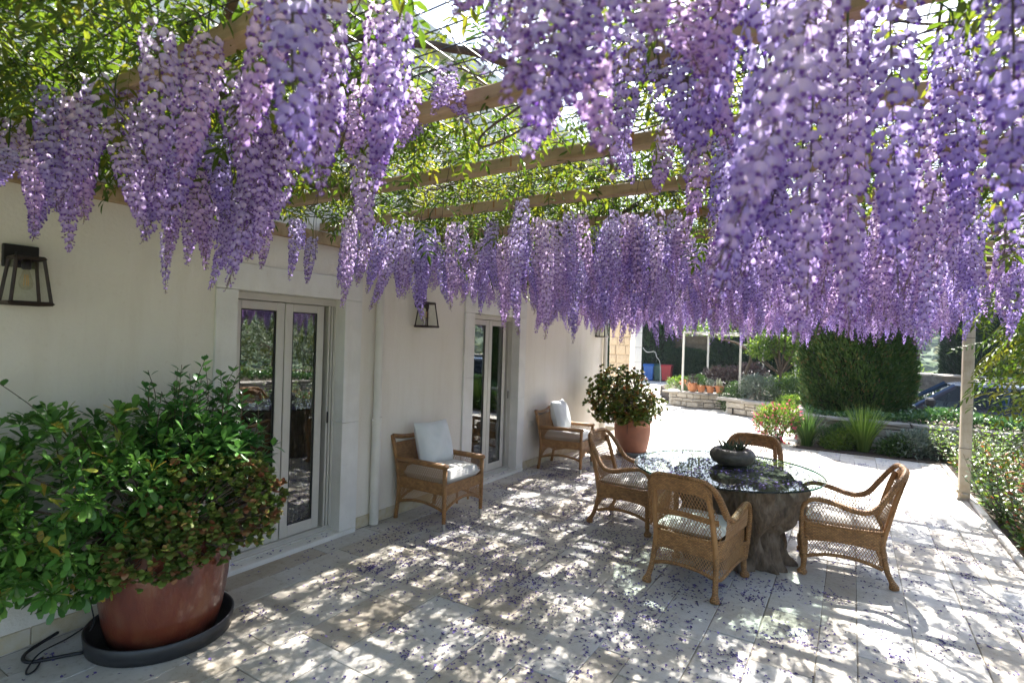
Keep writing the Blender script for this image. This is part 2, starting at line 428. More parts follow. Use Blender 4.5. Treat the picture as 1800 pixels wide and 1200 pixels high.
M['forest'] = pm('forest_hill', (.055, .085, .035), (.022, .042, .02), rough=1, scale=.16, c3=(.10, .115, .05), detail=12, bump=1.0, bscale=.5)
def weather(m, lo=.90):
    t = m.node_tree; p = [n for n in t.nodes if n.type == 'BSDF_PRINCIPLED'][0]; src = p.inputs['Base Color'].links[0].from_socket
    co = N(t, 'ShaderNodeTexCoord').outputs['Object']; mp = N(t, 'ShaderNodeMapping'); mp.inputs['Scale'].default_value = (3.2, 3.2, .35); t.links.new(co, mp.inputs[0])
    a = N(t, 'ShaderNodeTexNoise', i_Scale=2.0, i_Detail=7.0, i_Roughness=.65); t.links.new(mp.outputs[0], a.inputs['Vector'])
    b = N(t, 'ShaderNodeTexNoise', i_Scale=38.0, i_Detail=3.0); t.links.new(co, b.inputs['Vector'])
    for nz, st in ((a, [(.32, (lo, lo * .985, lo * .96)), (.52, (1, 1, 1))]), (b, [(.26, (lo, lo * .98, lo * .95)), (.36, (1, 1, 1))])):
        mm = N(t, 'ShaderNodeMix', data_type='RGBA', blend_type='MULTIPLY'); mm.inputs[0].default_value = 1.0
        t.links.new(src, mm.inputs[6]); t.links.new(ramp(t, nz.outputs['Fac'], st), mm.inputs[7]); src = mm.outputs[2]
    t.links.new(src, p.inputs['Base Color'])
weather(M['plaster'], .94); weather(M['trim'], .94); weather(M['postpaint'], .8); weather(M['beam'], .75); weather(M['pipe'], .9)
# foliage
M['wleaf'] = leafmat('wisteria_leaf', [(0, (.035, .08, .012)), (.5, (.065, .115, .018)), (1, (.13, .15, .025))], .5, (2.1, 1.8, .8), .4)
M['pitto'] = leafmat('obovate_leaf', [(0, (0.053, 0.134, 0.031)), (.5, (0.087, 0.217, 0.039)), (.9, (0.161, 0.325, 0.055)), (1, (0.586, 0.370, 0.064))], .2, None, .32)
M['ovate'] = leafmat('ovate_leaf', [(0, (0.033, 0.108, 0.030)), (.6, (0.056, 0.184, 0.039)), (1, (0.140, 0.324, 0.065))], .2, None, .3)
M['jade'] = leafmat('jade_leaf', [(0, (0.086, 0.149, 0.032)), (.45, (0.149, 0.218, 0.040)), (.62, (0.196, 0.230, 0.052)), (.74, (0.287, 0.161, 0.069)), (.88, (0.310, 0.098, 0.052)), (1, (0.196, 0.253, 0.052))], .2, None, .3)
M['jade2'] = leafmat('far_jade_leaf', [(0, (0.081, 0.147, 0.033)), (.5, (0.152, 0.212, 0.040)), (.85, (0.263, 0.230, 0.055)), (1, (0.445, 0.166, 0.074))], .15, None, .3)
M['cyp'] = leafmat('cypress_spray', [(0, (.025, .06, .015)), (.5, (.045, .095, .022)), (.86, (.08, .135, .03)), (.955, (.11, .11, .035)), (1, (.16, .10, .04))], .22, None, .6, .2)
M['cypdark'] = leafmat('dark_cypress_spray', [(0, (.010, .026, .014)), (.6, (.018, .042, .02)), (1, (.03, .06, .025))], .12, None, .6, .2)
M['darkleaf'] = leafmat('dark_tree_leaf', [(0, (.012, .032, .012)), (.6, (.022, .055, .018)), (1, (.05, .085, .025))], .25, None, .45)
M['bright'] = leafmat('bright_leaf', [(0, (.06, .12, .02)), (.5, (.10, .18, .028)), (1, (.16, .23, .05))], .45, (1.6, 1.5, .9), .4)
M['mid'] = leafmat('mid_leaf', [(0, (.03, .075, .018)), (.5, (.055, .115, .025)), (1, (.10, .16, .035))], .3, None, .4)
M['hedge'] = leafmat('hedge_leaf', [(0, (.03, .085, .022)), (.6, (.05, .125, .03)), (1, (.11, .20, .05))], .3, None, .25, .5)
M['silver'] = leafmat('silver_leaf', [(0, (.10, .14, .105)), (.6, (.16, .20, .15)), (1, (.24, .27, .2))], .2, None, .6)
M['purpleleaf'] = leafmat('purple_leaf', [(0, (.03, .022, .025)), (.6, (.055, .035, .04)), (1, (.07, .06, .04))], .2, None, .5)
M['rosy'] = leafmat('red_tinged_leaf', [(0, (.04, .09, .02)), (.4, (.07, .14, .025)), (.66, (.16, .15, .03)), (.85, (.26, .10, .03)), (1, (.22, .045, .03))], .35, (1.4, 1.3, .9), .35)
M['pinkflower'] = leafmat('pink_flower', [(0, (.5, .05, .11)), (.5, (.62, .10, .17)), (1, (.6, .2, .28))], .3, None, .5)
M['redflower'] = leafmat('red_flower', [(0, (.6, .03, .02)), (1, (.7, .07, .03))], .3, None, .5)
M['cream'] = leafmat('cream_leaf', [(0, (.42, .42, .25)), (1, (.55, .55, .38))], .3, None, .5)
M['olive'] = leafmat('olive_leaf', [(0, (.085, .115, .06)), (.6, (.14, .17, .10)), (1, (.22, .25, .16))], .35, None, .5)
M['aloe'] = leafmat('aloe_leaf', [(0, (.06, .09, .05)), (1, (.11, .12, .07))], .1, None, .4)
# ================================================================== ground, hills
def hill_h(x, y):
    d = math.hypot(x - 4, y - 8); a = math.atan2(x - 4, y - 8)
    h = -.75 - max(0, min(1, (d - 26) / 40)) * 9
    up = max(0, (d - 75) / 170)
    h += min(up, 1) ** 1.2 * (24 + 9 * math.sin(a * 3 + .6) + 5 * math.sin(a * 7 + 1.3))
    up2 = max(0, (d - 330) / 260)
    h += min(up2, 1) ** 1.1 * (46 + 22 * math.sin(a * 2.3 + 2.0) + 9 * math.sin(a * 6 + .5))
    return h
g = Geo()
rings = [0, 8, 16, 24, 32, 42, 54, 66, 80, 100, 125, 150, 180, 215, 250, 290, 340, 400, 470, 540, 600]
na = 96
V = [(4 + r * math.sin(2 * math.pi * j / na), 8 + r * math.cos(2 * math.pi * j / na), -.75) for r in rings for j in range(na)]
V = [(x, y, hill_h(x, y) if i >= na else -.75) for i, (x, y, z) in enumerate(V)]
V = [(x, y, z + (R.uniform(-.7, .7) if math.hypot(x - 4, y - 8) > 90 else 0)) for x, y, z in V]
F = []
for i in range(len(rings) - 1):
    for j in range(na):
        k = (j + 1) % na
        f = (i * na + j, (i + 1) * na + j, (i + 1) * na + k, i * na + k)
        F.append(f[::-1] if i else f[1:3][::-1] + (0,))
matid = 0
cut = rings.index(54) * na
near_F = [f for f in F if min(f) < cut]; far_F = [tuple(i - cut for i in f) for f in F if min(f) >= cut]
g.add(V[:cut + na], near_F)
ground = link('ground', g.mesh('ground', [M['earth']], True), kind='structure')
g = Geo(); g.add(V[cut:], far_F); link('hills', g.mesh('hills', [M['forest']], True), kind='structure')
# forest cover on the slopes: thousands of small crowns, one mass
def blob_geo(n=6, m=4):
    b = Geo()
    V = [(0, 0, 1)] ; F = []
    for i in range(1, m):
        th = math.pi * .62 * i / (m - 1)
        for j in range(n):
            a = 2 * math.pi * j / n + i * .5
            r = R.uniform(.82, 1.15)
            V.append((math.sin(th) * math.cos(a) * r, math.sin(th) * math.sin(a) * r, math.cos(th) * R.uniform(.9, 1.1)))
    for j in range(n): F.append((0, 1 + j, 1 + (j + 1) % n))
    for i in range(m - 2):
        for j in range(n):
            a = 1 + i * n + j; c = 1 + i * n + (j + 1) % n
            F.append((a, a + n, c + n, c))
    b.add(V, F); return b
M['foresttree'] = leafmat('forest_tree', [(0, (.03, .055, .022)), (.5, (.055, .085, .03)), (.8, (.085, .11, .045)), (1, (.13, .13, .05))], .0, None, 1.0, .1)
g = Geo()
pts = []
for _ in range(30000):
    a = R.uniform(-.35, 1.9); d = 60 + 440 * R.random() ** 1.7
    x = 4 + d * math.sin(a); y = 8 + d * math.cos(a); pts.append((x, y, hill_h(x, y) - .5, 1 + d * .007))
P = np.array(pts); ang = G.random(len(P)) * 6.28; s = P[:, 3] * G.uniform(.4, .95, len(P)); sz = s * G.uniform(.7, 1.5, len(P))
RS = np.zeros((len(P), 3, 3)); RS[:, 0, 0] = np.cos(ang) * s; RS[:, 0, 1] = -np.sin(ang) * s; RS[:, 1, 0] = np.sin(ang) * s; RS[:, 1, 1] = np.cos(ang) * s; RS[:, 2, 2] = sz
g.scatter(blob_geo(), RS, P[:, :3])
link('hill_forest', g.mesh('hill_forest', M['foresttree'], False), kind='stuff', label='pale green wooded hillside across the valley beyond the drive', cat='forest')

# ================================================================== terrace and plaza
g = Geo(); g.box(-.3, 5.06, -3.2, 10.93, -.9, -.006)
terrace = link('terrace', g.mesh('terrace', M['grout']), kind='structure')
jx = [5.0, 4.72, 4.47, 4.14, 3.85, 3.65, 3.33, 3.06, 2.77, 2.58, 2.28, 1.98, 1.77, 1.42, 1.08, .84, .5, .25, .012]
tiles = []
for i in range(len(jx) - 1):
    x1, x0 = jx[i], jx[i + 1]
    y = -1.0 + R.uniform(-.4, 0)
    while y < 10.9:
        L = R.choice([.42, .5, .56, .62, .7, .8]) * R.uniform(.93, 1.07)
        y1 = min(y + L, 10.92)
        if 10.92 - y1 < .2: y1 = 10.92
        tiles.append((x0 + .002, x1 - .002, y + .002, y1 - .002)); y = y1
def paver_geo(x0, x1, y0, y1):
    p = Geo(); w = (x1 - x0) / 2; h = (y1 - y0) / 2; b = .0035
    V = []
    j = [R.uniform(-.0035, .0035) for _ in range(8)]
    for dx, dy, k in ((-1, -1, 0), (1, -1, 1), (1, 1, 2), (-1, 1, 3)):
        V.append((dx * w + j[k], dy * h + j[k + 4], -.012))
    for dx, dy, k in ((-1, -1, 0), (1, -1, 1), (1, 1, 2), (-1, 1, 3)):
        V.append((dx * w + j[k], dy * h + j[k + 4], -b))
    for dx, dy, k in ((-1, -1, 0), (1, -1, 1), (1, 1, 2), (-1, 1, 3)):
        V.append((dx * (w - b) + j[k], dy * (h - b) + j[k + 4], 0))
    F = [(8, 9, 10, 11)]
    for a in range(4):
        c = (a + 1) % 4
        F += [(a, c, c + 4, a + 4), (a + 4, c + 4, c + 8, a + 8)]
    p.add(V, F); return p
fx, fy = -math.sin(rad(31.96)), math.cos(rad(31.96))
def vis(t):
    x = (t[0] + t[1]) / 2 - 3.78; y = (t[2] + t[3]) / 2
    f = x * fx + y * fy; u = x * fy - y * fx
    return f > .9 and abs(u) < f * 1.02
seen = sorted([t for t in tiles if vis(t)], key=lambda t: (t[0] - 3.78) ** 2 + t[2] ** 2)
rest = Geo(); keep = set(map(tuple, seen[:298]))
for t in tiles:
    cx, cy = (t[0] + t[1]) / 2, (t[2] + t[3]) / 2
    z = R.uniform(-.0015, .0015)
    if t in keep:
        o = part('paver', paver_geo(*t), M['paver'], terrace); o.location = (cx, cy, z)
        o.rotation_euler = (R.uniform(-.002, .002), R.uniform(-.002, .002), 0)
    else:
        pg = paver_geo(*t); pg.A[-1][:] = R.random(); rest.put(pg, Matrix.Translation((cx, cy, z)))
part('paver', rest, M['paver'], terrace, kind='stuff')

# plaza: slightly paler paving that runs on past the house to the far beds
g = Geo(); y = 10.96
plaza_rows = Geo()
g.prism([(-9, 10.94), (2.95, 10.94), (2.95, 12.1), (2.9, 14.95), (1.7, 15.05), (.96, 15.5), (.8, 16.15), (-.7, 16.1), (-1.2, 17.2), (-2.1, 19.5), (-2.4, 22), (-2.2, 27.5), (-9, 27.5)], -.9, -.008)
plaza = link('plaza', g.mesh('plaza', M['grout']), kind='structure')
def inside(px, py, poly):
    c = False
    for i in range(len(poly)):
        (x1, y1), (x2, y2) = poly[i], poly[i - 1]
        if (y1 > py) != (y2 > py) and px < (x2 - x1) * (py - y1) / (y2 - y1) + x1: c = not c
    return c
ppoly = [(-9, 10.94), (2.95, 10.94), (2.95, 12.1), (2.88, 14.9), (1.7, 15.05), (.96, 15.5), (.8, 16.15), (-.7, 16.1), (-1.2, 17.2), (-2.1, 19.5), (-2.4, 22), (-2.2, 27.5), (-9, 27.5)]
x = -8.9
pl = Geo()
while x < 2.9:
    wd = R.choice([.3, .36, .42]); y = 10.95
    while y < 27.3:
        L = R.uniform(.45, .9)
        ok = sum(inside(px, py, ppoly) for px in (x, x + wd) for py in (y, y + L))
        if ok >= 3 or (ok >= 2 and y < 11.5):
            pg = paver_geo(x + .003, min(x + wd, 2.94) - .003, y + .003, y + L - .003); pg.A[-1][:] = R.random()
            pl.put(pg, Matrix.Translation(((x + min(x + wd, 2.94)) / 2, y + L / 2, R.uniform(-.002, .001))))
        y += L
    x += wd
part('paving_stone', pl, M['plaza'], plaza, kind='stuff')

# beds and bank
g = Geo(); g.prism([(5.07, -4), (5.07, 10.9), (2.97, 10.96), (2.95, 11.9), (3.6, 11.95), (5.9, 11.9), (7.6, 11.0), (8.6, 9.4), (9.05, 7.0), (9.05, -4)], -.9, .012)
link('flower_bed', g.mesh('flower_bed', M['soil']), kind='structure')
g = Geo(); bank_poly = [(2.98, 12.16), (3.8, 11.92), (5.9, 11.86), (7.56, 10.96), (8.56, 9.36), (9.0, 7.0), (9.0, -4), (16, -4), (16, 9), (12, 14.2), (7, 14.9), (2.98, 14.9)]
g.prism(bank_poly, -.9, .46)
link('garden_bank', g.mesh('garden_bank', M['soil']), kind='structure')
g = Geo(); g.prism([(-.72, 16.3), (.78, 16.38), (1.05, 15.72), (1.8, 15.3), (2.9, 15.0), (2.95, 24.5), (-2.05, 24.5), (-2.05, 19.5), (-1.1, 17.3)], -.9, .3)
link('planting_bed', g.mesh('planting_bed', M['soil']), kind='structure')
g = Geo(); g.prism([(2.97, 15.0), (7, 14.95), (12, 14.3), (16, 9.1), (30, 9), (30, 22), (2.97, 22)], -.95, -.68)
link('drive', g.mesh('drive', M['drive']), kind='structure')
# edging stones along the terrace and bed
ke = thing('kerb', 'pale stone kerb between the paving and the rose bed', 'kerb', (0, 0, 0))
y = -1.0
while y < 10.85:
    L = R.uniform(.5, .9); y1 = min(y + L, 10.9)
    k = Geo(); k.box(-.035, .035, -(y1 - y) / 2 + .003, (y1 - y) / 2 - .003, -.1, .03, 0, .008)
    o = part('kerb_stone', k, M['plaza'], ke); o.location = (5.04, (y + y1) / 2, R.uniform(-.004, .004)); y = y1

# ================================================================== stone walls
def stone_variant():
    """unit stone: x length, y depth, z height; face at y = -.5, rough-hewn."""
    p = Geo(); j = lambda a: R.uniform(-a, a)
    q = []
    for y_, ins in ((.5, 0), (-.36, 0), (-.5, .07)):
        for dx, dz in ((-1, -1), (1, -1), (1, 1), (-1, 1)):
            q.append((dx * (.5 - ins) + j(.035), y_ + j(.04 if y_ < 0 else 0), dz * (.5 - ins * 1.4) + j(.05)))
    q.append((j(.15), -.60 + j(.08), j(.15)))
    F = []
    for a in range(4):
        c = (a + 1) % 4
        F += [(a + 4, c + 4, c, a), (a + 8, c + 8, c + 4, a + 4), (a + 8, 12, c + 8)]
    p.add(q, [f[::-1] for f in F]); return p
SV = {k: [stone_variant().mesh('stone', M[k]) for _ in range(9)] for k in ('stone', 'stonegrey', 'stonetan', 'capstone')}
def stone_wall(name, label, cat, path, z0, z1, hs, ls, mat='stone', cap=.06, depth=.26, capmat='capstone', both=False, group=None, slope=None, caplen=(.5, .9)):
    root = thing(name, label, cat, (path[0][0], path[0][1], z0), group=group)
    ox, oy = path[0]
    core = Geo()
    S = [0]
    for a, b in zip(path, path[1:]): S.append(S[-1] + math.hypot(b[0] - a[0], b[1] - a[1]))
    def at(s_):
        s_ = max(0, min(S[-1], s_))
        for i in range(len(path) - 1):
            if s_ <= S[i + 1] + 1e-9:
                t = (s_ - S[i]) / (S[i + 1] - S[i]); a, b = path[i], path[i + 1]
                return a[0] + (b[0] - a[0]) * t, a[1] + (b[1] - a[1]) * t, math.atan2(b[1] - a[1], b[0] - a[0])
    top = lambda s_: (z1 if slope is None else z1 + (slope - z1) * s_ / S[-1])
    nseg = max(2, int(S[-1] / .25))
    ring = []
    for i in range(nseg + 1):
        x, y, a = at(S[-1] * i / nseg); nx, ny = math.sin(a), -math.cos(a)
        z = top(S[-1] * i / nseg) - cap - z0
        ring += [(x - ox + nx * -.022, y - oy - ny * .022, -.1), (x - ox - nx * depth, y - oy - ny * depth, -.1), (x - ox - nx * depth, y - oy - ny * depth, z), (x - ox - nx * .022, y - oy - ny * .022, z)]
    F = []
    for i in range(nseg):
        for k in range(4):
            F.append((i * 4 + k, i * 4 + (k + 1) % 4, i * 4 + 4 + (k + 1) % 4, i * 4 + 4 + k))
    F += [(0, 1, 2, 3), tuple(nseg * 4 + k for k in (3, 2, 1, 0))]
    core.add(ring, F)
    part('mortar_core', core, M['mortar'], root)
    n = 0
    z = z0
    while z < max(z1, top(S[-1])) - cap - .02:
        h = R.uniform(*hs)
        if (max(z1, top(S[-1])) - cap) - (z + h) < hs[0] * .6: h = max(z1, top(S[-1])) - cap - z
        s_ = R.uniform(-.15, 0)
        while s_ < S[-1] - .02:
            L = R.uniform(*ls); a0 = max(0, s_); a1 = min(S[-1], s_ + L)
            if S[-1] - a1 < ls[0] * .5: a1 = S[-1]
            m = (a0 + a1) / 2
            if a1 - a0 > .03 and z + h <= top(m) - cap + .03:
                x, y, an = at(m); hh = h
                if R.random() < .12 and h > .09:
                    parts_ = ((z, h * .5), (z + h * .5, h * .5))
                else: parts_ = ((z, h),)
                for zz, h2 in parts_:
                    o = link('stone', R.choice(SV[mat]), root)
                    o.rotation_euler = (0, 0, an)
                    d = .14
                    pr = R.uniform(.0, .018)
                    o.location = (x - ox - math.sin(an) * (d / 2 - pr), y - oy + math.cos(an) * (d / 2 - pr), zz + h2 / 2 - z0)
                    o.scale = ((a1 - a0) - .012, d, h2 - .012); n += 1
            s_ = a1
        z += h
    if cap > 0:
        s_ = 0
        while s_ < S[-1] - .02:
            L = R.uniform(*caplen); a1 = min(S[-1], s_ + L)
            if S[-1] - a1 < .2: a1 = S[-1]
            x, y, an = at((s_ + a1) / 2)
            o = link('cap_stone', R.choice(SV[capmat]), root); o.rotation_euler = (0, 0, an)
            d = depth + .07
            o.location = (x - ox - math.sin(an) * (d / 2 - .045), y - oy + math.cos(an) * (d / 2 - .045), top((s_ + a1) / 2) - cap / 2 - z0)
            o.scale = (a1 - s_ - .008, d, cap); s_ = a1
    return root
stone_wall('retaining_wall', 'low pale stone retaining wall below the clipped cypress', 'wall', [(2.86, 13.9), (2.86, 12.05), (3.2, 11.78), (4.2, 11.72), (5.9, 11.66), (7.4, 10.9), (8.4, 9.3), (8.8, 7.2), (8.8, 3)], 0, .52, (.10, .15), (.22, .48), cap=.07)
stone_wall('planter_wall', 'low rubble stone planter wall carrying four clay pots', 'wall', [(-1.05, 17.2), (-.75, 16.2), (0, 16.05), (.9, 16.3)], 0, .4, (.09, .17), (.14, .34), cap=.06, slope=.44)
stone_wall('planter_wall', 'short buff stone planter wall behind the pink flowering shrub', 'wall', [(.92, 15.75), (.98, 15.42), (1.75, 15.0), (2.7, 14.75)], 0, .40, (.14, .2), (.3, .55), cap=.09)
stone_wall('boundary_wall', 'grey rubble boundary wall behind the parked car', 'wall', [(4.4, 22), (6.6, 22.2), (9.5, 22.6), (14, 23)], -.7, 1.12, (.2, .34), (.25, .6), mat='stonegrey', cap=.08, depth=.5, slope=.98)
M['stonebrown'] = pm('wall_stone_brown', (.17, .125, .075), (.10, .07, .04), rough=.9, scale=5, c3=(.23, .18, .12), bump=.6, bscale=20)
SV['stonebrown'] = [stone_variant().mesh('stone', M['stonebrown']) for _ in range(9)]
stone_wall('garden_wall', 'brown rubble garden wall in shade behind the bins', 'wall', [(-6.5, 27.6), (-3, 27.8), (2.4, 28.2)], 0, 2.3, (.2, .32), (.3, .6), mat='stonebrown', cap=.06, depth=.5)
stone_wall('bed_wall', 'long low grey wall standing behind the three bins', 'wall', [(-6.5, 27.0), (-1.6, 27.2)], 0, .62, (.18, .25), (.4, .7), mat='stonegrey', cap=.08, depth=.4)
# ================================================================== house
house = thing('house', 'cream rendered house with two glazed sliding doors in stone surrounds', 'house')
HZ = 4.72
d1 = (2.29, 3.27); d2 = (5.20, 6.22); DT = 2.06
g = Geo()
for a, b in ((-5, 2.13), (3.46, 5.01), (6.39, 9.18)): g.box(-.3, 0, a, b, -.2, HZ)
for a, b in ((2.13, 3.46), (5.01, 6.39)): g.box(-.3, 0, a, b, 2.25, HZ)
g.box(-6, -.3, 8.9, 9.18, -.2, HZ); 
part('wall', g, M['plaster'], house)
g = Geo(); g.box(-6, .14, -5, 9.32, HZ, HZ + .14)
part('roof', g, M['trim'], house)
for a, b, tm in ((2.13, 3.46, d1), (5.01, 6.39, d2)):
    s = Geo()
    s.box(-.28, .022, a, tm[0], .012, 1.30, 0, .004); s.box(-.28, .0215, a, tm[0], 1.302, 2.055, 0, .004)
    part('door_surround', s, M['trim'], house)
    s = Geo(); s.box(-.28, .022, tm[1], b, .012, .98, 0, .004); s.box(-.28, .0215, tm[1], b, .982, 2.055, 0, .004)
    part('door_surround', s, M['trim'], house)
    s = Geo(); s.box(-.28, .022, a, b, 2.057, 2.25, 0, .004); part('lintel', s, M['trim'], house)
    s = Geo(); s.box(-.3, .045, a + .02, b - .02, -.05, .035, 0, .006); part('threshold', s, M['trim'], house)
    # sliding door
    e = .0; y0, y1 = tm[0] + e, tm[1] - e; Wd = y1 - y0; xf = -.12
    fr = Geo()
    fr.box(xf - .09, xf + .02, y0, y1, 2.0, 2.055, 0, .003); fr.box(xf - .09, xf + .02, y0, y1, .036, .075, 0, .003)
    fr.box(xf - .09, xf + .02, y0, y0 + .045, .076, 1.999, 0, .003)
    for k, (p, q) in enumerate(((.0, .018), (.026, .044), (.052, .07))):
        fr.box(xf - .09, xf + .02 - .006 * k, y1 - q, y1 - p, .076, 1.999)
    door = part('sliding_door', fr, M['alu'], house)
    tr = Geo(); tr.box(xf + .022, xf + .06, y0, y1, .036, .05); tr.box(xf + .03, xf + .034, y0, y1, .05, .062); part('door_track', tr, M['alu'], door)
    # two leaves; behind the second an open slot of dark room shows
    L = Wd * .47
    for k in range(2):
        ya = y0 + .045 + k * (L - .01); yb = ya + L - .02 - (.06 if k else 0)
        st = .07 if True else .05
        lf = Geo(); xa, xb = xf - .05 - .002 * k, xf - .006 - .002 * k
        lf.box(xa, xb, ya, ya + st, .078, 1.996, 0, .004); lf.box(xa, xb, yb - st, yb, .078, 1.996, 0, .004)
        lf.box(xa, xb, ya + st, yb - st, 1.93, 1.995, 0, .004); lf.box(xa, xb, ya + st, yb - st, .079, .17, 0, .004)
        part('door_frame', lf, M['alu'], door)
        pn = Geo(); pn.box(xf - .032, xf - .024, ya + st - .006, yb - st + .006, .165, 1.935)
        part('pane', pn, M['glass'], door)
        gs = Geo()
        for q0, q1, r0, r1 in ((ya + st, ya + st + .008, .17, 1.93), (yb - st - .008, yb - st, .17, 1.93), (ya + st + .008, yb - st - .008, 1.922, 1.93), (ya + st + .008, yb - st - .008, .17, .178)):
            gs.box(xf - .02, xf - .012, q0, q1, r0, r1)
        part('seal', gs, M['seal'], door)
    hd = Geo(); hd.box(xf + .014, xf + .024, y1 - .068, y1 - .054, .98, 1.08, 0, .003)
    part('handle', hd, M['seal'], door)
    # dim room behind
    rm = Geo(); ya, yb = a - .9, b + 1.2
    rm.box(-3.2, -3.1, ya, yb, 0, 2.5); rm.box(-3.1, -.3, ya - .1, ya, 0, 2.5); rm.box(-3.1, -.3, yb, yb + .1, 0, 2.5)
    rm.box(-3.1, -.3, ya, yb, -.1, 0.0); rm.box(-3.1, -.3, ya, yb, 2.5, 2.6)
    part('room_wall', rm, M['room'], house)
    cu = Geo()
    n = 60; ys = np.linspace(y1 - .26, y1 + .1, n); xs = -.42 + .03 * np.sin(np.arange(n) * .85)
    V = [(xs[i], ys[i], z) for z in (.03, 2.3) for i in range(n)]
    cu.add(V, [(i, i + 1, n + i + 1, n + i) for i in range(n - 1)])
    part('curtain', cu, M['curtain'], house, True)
# skirting tiles
for a, b in ((-1.5, 2.12), (3.47, 5.0), (6.4, 9.17)):
    y = a
    while y < b - .01:
        L = R.uniform(.28, .44); y1 = min(y + L, b)
        if b - y1 < .1: y1 = b
        k = Geo(); k.box(-.002, .014, -(y1 - y) / 2 + .002, (y1 - y) / 2 - .002, 0, .098, 0, .003)
        o = part('skirting_tile', k, M['skirt'], house); o.location = (0, (y + y1) / 2, .004); y = y1
# downpipe
def downpipe(yc, z1):
    p = Geo(); p.tube([(.05, yc, .01), (.05, yc, .98)], .043, 20); p.tube([(.05, yc, .97), (.05, yc, z1)], .038, 20)
    o = part('downpipe', p, M['pipe'], house, False)
    c = Geo(); c.tube([(.05, yc, .955), (.05, yc, 1.0)], .047, 20); c.tube([(-.01, yc, .977), (.045, yc, .977)], .012, 8); c.tube([(.05, yc - .045, .977), (.05, yc - .065, .977)], .01, 8)
    part('pipe_clip', c, M['pipe'], o, False)
downpipe(3.65, 2.9); downpipe(9.12, 2.9)
# covers on the wall
g = Geo(); g.box(0, .006, -.055, .055, -.055, .055, 0, .003); g.box(.006, .008, -.045, .045, -.045, .045, 0, .001)
o = link('access_cover', g.mesh('access_cover', M['plaster']), loc=(0, 1.32, .21)); tag(o, 'small square access cover on the wall left of the big pot', 'cover')
b_ = Geo(); b_.box(0, .002, -.06, .06, -.06, .06); part('cover_joint', b_, M['mortar'], o)
o = thing('wall_socket', 'white double socket plate on the wall beside the second door', 'socket', (0, 6.62, .6))
g = Geo(); g.box(0, .012, -.07, .07, -.04, .04, 0, .004); part('plate', g, M['white'], o)
for s_ in (-.034, .034):
    g = Geo(); g.box(.012, .016, s_ - .028, s_ + .028, -.03, .03, 0, .002); part('switch', g, M['white'], o)
# ------------------------------------------------------------------ wall lanterns
def lantern():
    t = thing('wall_lantern', 'x', 'lantern', group='black wall lanterns')
    g = Geo(); g.box(0, .025, -.075, .075, .19, .31, 0, .004); g.box(.02, .06, -.03, .03, .235, .27, 0, .003); part('wall_plate', g, M['black'], t)
    # tapered frame: narrow top, wide bottom
    cx = .10; T = .056; B = .083; z1 = .235; z0 = 0
    g = Geo()
    for sx in (-1, 1):
        for sy in (-1, 1):
            g.tube([(cx + sx * T, sy * T, z1), (cx + sx * B, sy * B, z0)], .0085, 4, 0, True, None)
    for s_, z, r in ((T, z1, .0105), (B, z0, .0105)):
        for a, b in (((-1, -1), (1, -1)), ((1, -1), (1, 1)), ((1, 1), (-1, 1)), ((-1, 1), (-1, -1))):
            g.tube([(cx + a[0] * s_ * 1.05, a[1] * s_ * 1.05, z), (cx + b[0] * s_ * 1.05, b[1] * s_ * 1.05, z)], r, 4)
    part('frame', g, M['rustbrown'], t)
    g = Geo(); g.box(cx - T, cx + T, -T, T, z1 + .001, z1 + .012); part('top', g, M['black'], t)
    for k in range(4):
        g = Geo(); a = k * math.pi / 2; c, s_ = math.cos(a), math.sin(a)
        V = [(cx + c * T - s_ * T, s_ * T + c * T, z1), (cx + c * T + s_ * T, s_ * T - c * T, z1), (cx + c * B + s_ * B, s_ * B - c * B, z0), (cx + c * B - s_ * B, s_ * B + c * B, z0)]
        g.add(V, [(0, 1, 2, 3)]); part('pane', g, M['lampglass'], t)
    g = Geo(); g.lathe([(.0, .236), (.019, .235), (.021, .19), (.019, .178), (0, .177)], 16, 0, cx, 0); part('lamp_holder', g, M['black'], t, True)
    g = Geo(); g.lathe([(.012, .177), (.016, .16), (.026, .125), (.03, .105), (.026, .085), (.014, .072), (0, .069)], 20, 0, cx, 0); bl = part('bulb', g, M['bulb'], t, True)
    g = Geo()
    for k in range(5):
        a = k * 1.26; g.tube([(cx + .007 * math.cos(a), .007 * math.sin(a), .15), (cx + .011 * math.cos(a), .011 * math.sin(a), .092)], .0018, 4)
    part('filament', g, M['filament'], bl)
    return t
ln = lantern(); ln.location = (0, 1.075, 1.865); ln['label'] = 'large black wall lantern above the big potted shrub'
for y, lb in ((4.25, 'black wall lantern between the two sliding doors'), (8.83, 'black wall lantern by the far corner of the house')):
    c = copy_tree(ln); c.location = (0, y, 1.865); c['label'] = lb
# ------------------------------------------------------------------ far wing of the house: stone pillar
pil = thing('stone_pillar', 'tan stone pillar with white corner stones beyond the house corner', 'pillar', (-.95, 12.9, 0))
g = Geo(); g.box(-.42, .17, .03, .55, -.2, 3.2); part('mortar_core', g, M['stonetan'], pil)
z = 0
while z < 3.1:
    h = R.choice([.16, .2, .24]); x = -.44
    while x < .1:
        L = R.uniform(.16, .32); x1 = min(x + L, .1)
        if .1 - x1 < .08: x1 = .1
        o = link('stone', R.choice(SV['stonetan']), pil); o.location = ((x + x1) / 2, .05, z + h / 2); o.scale = (x1 - x - .005, .09, h - .005)
        x = x1
    z += h
z = 0
while z < 3.1:
    h = R.choice([.3, .36]); k = Geo(); k.box(.1, .23, -.02, .5, z + .003, z + h - .003, 0, .008); part('corner_stone', k, M['trim'], pil); z += h

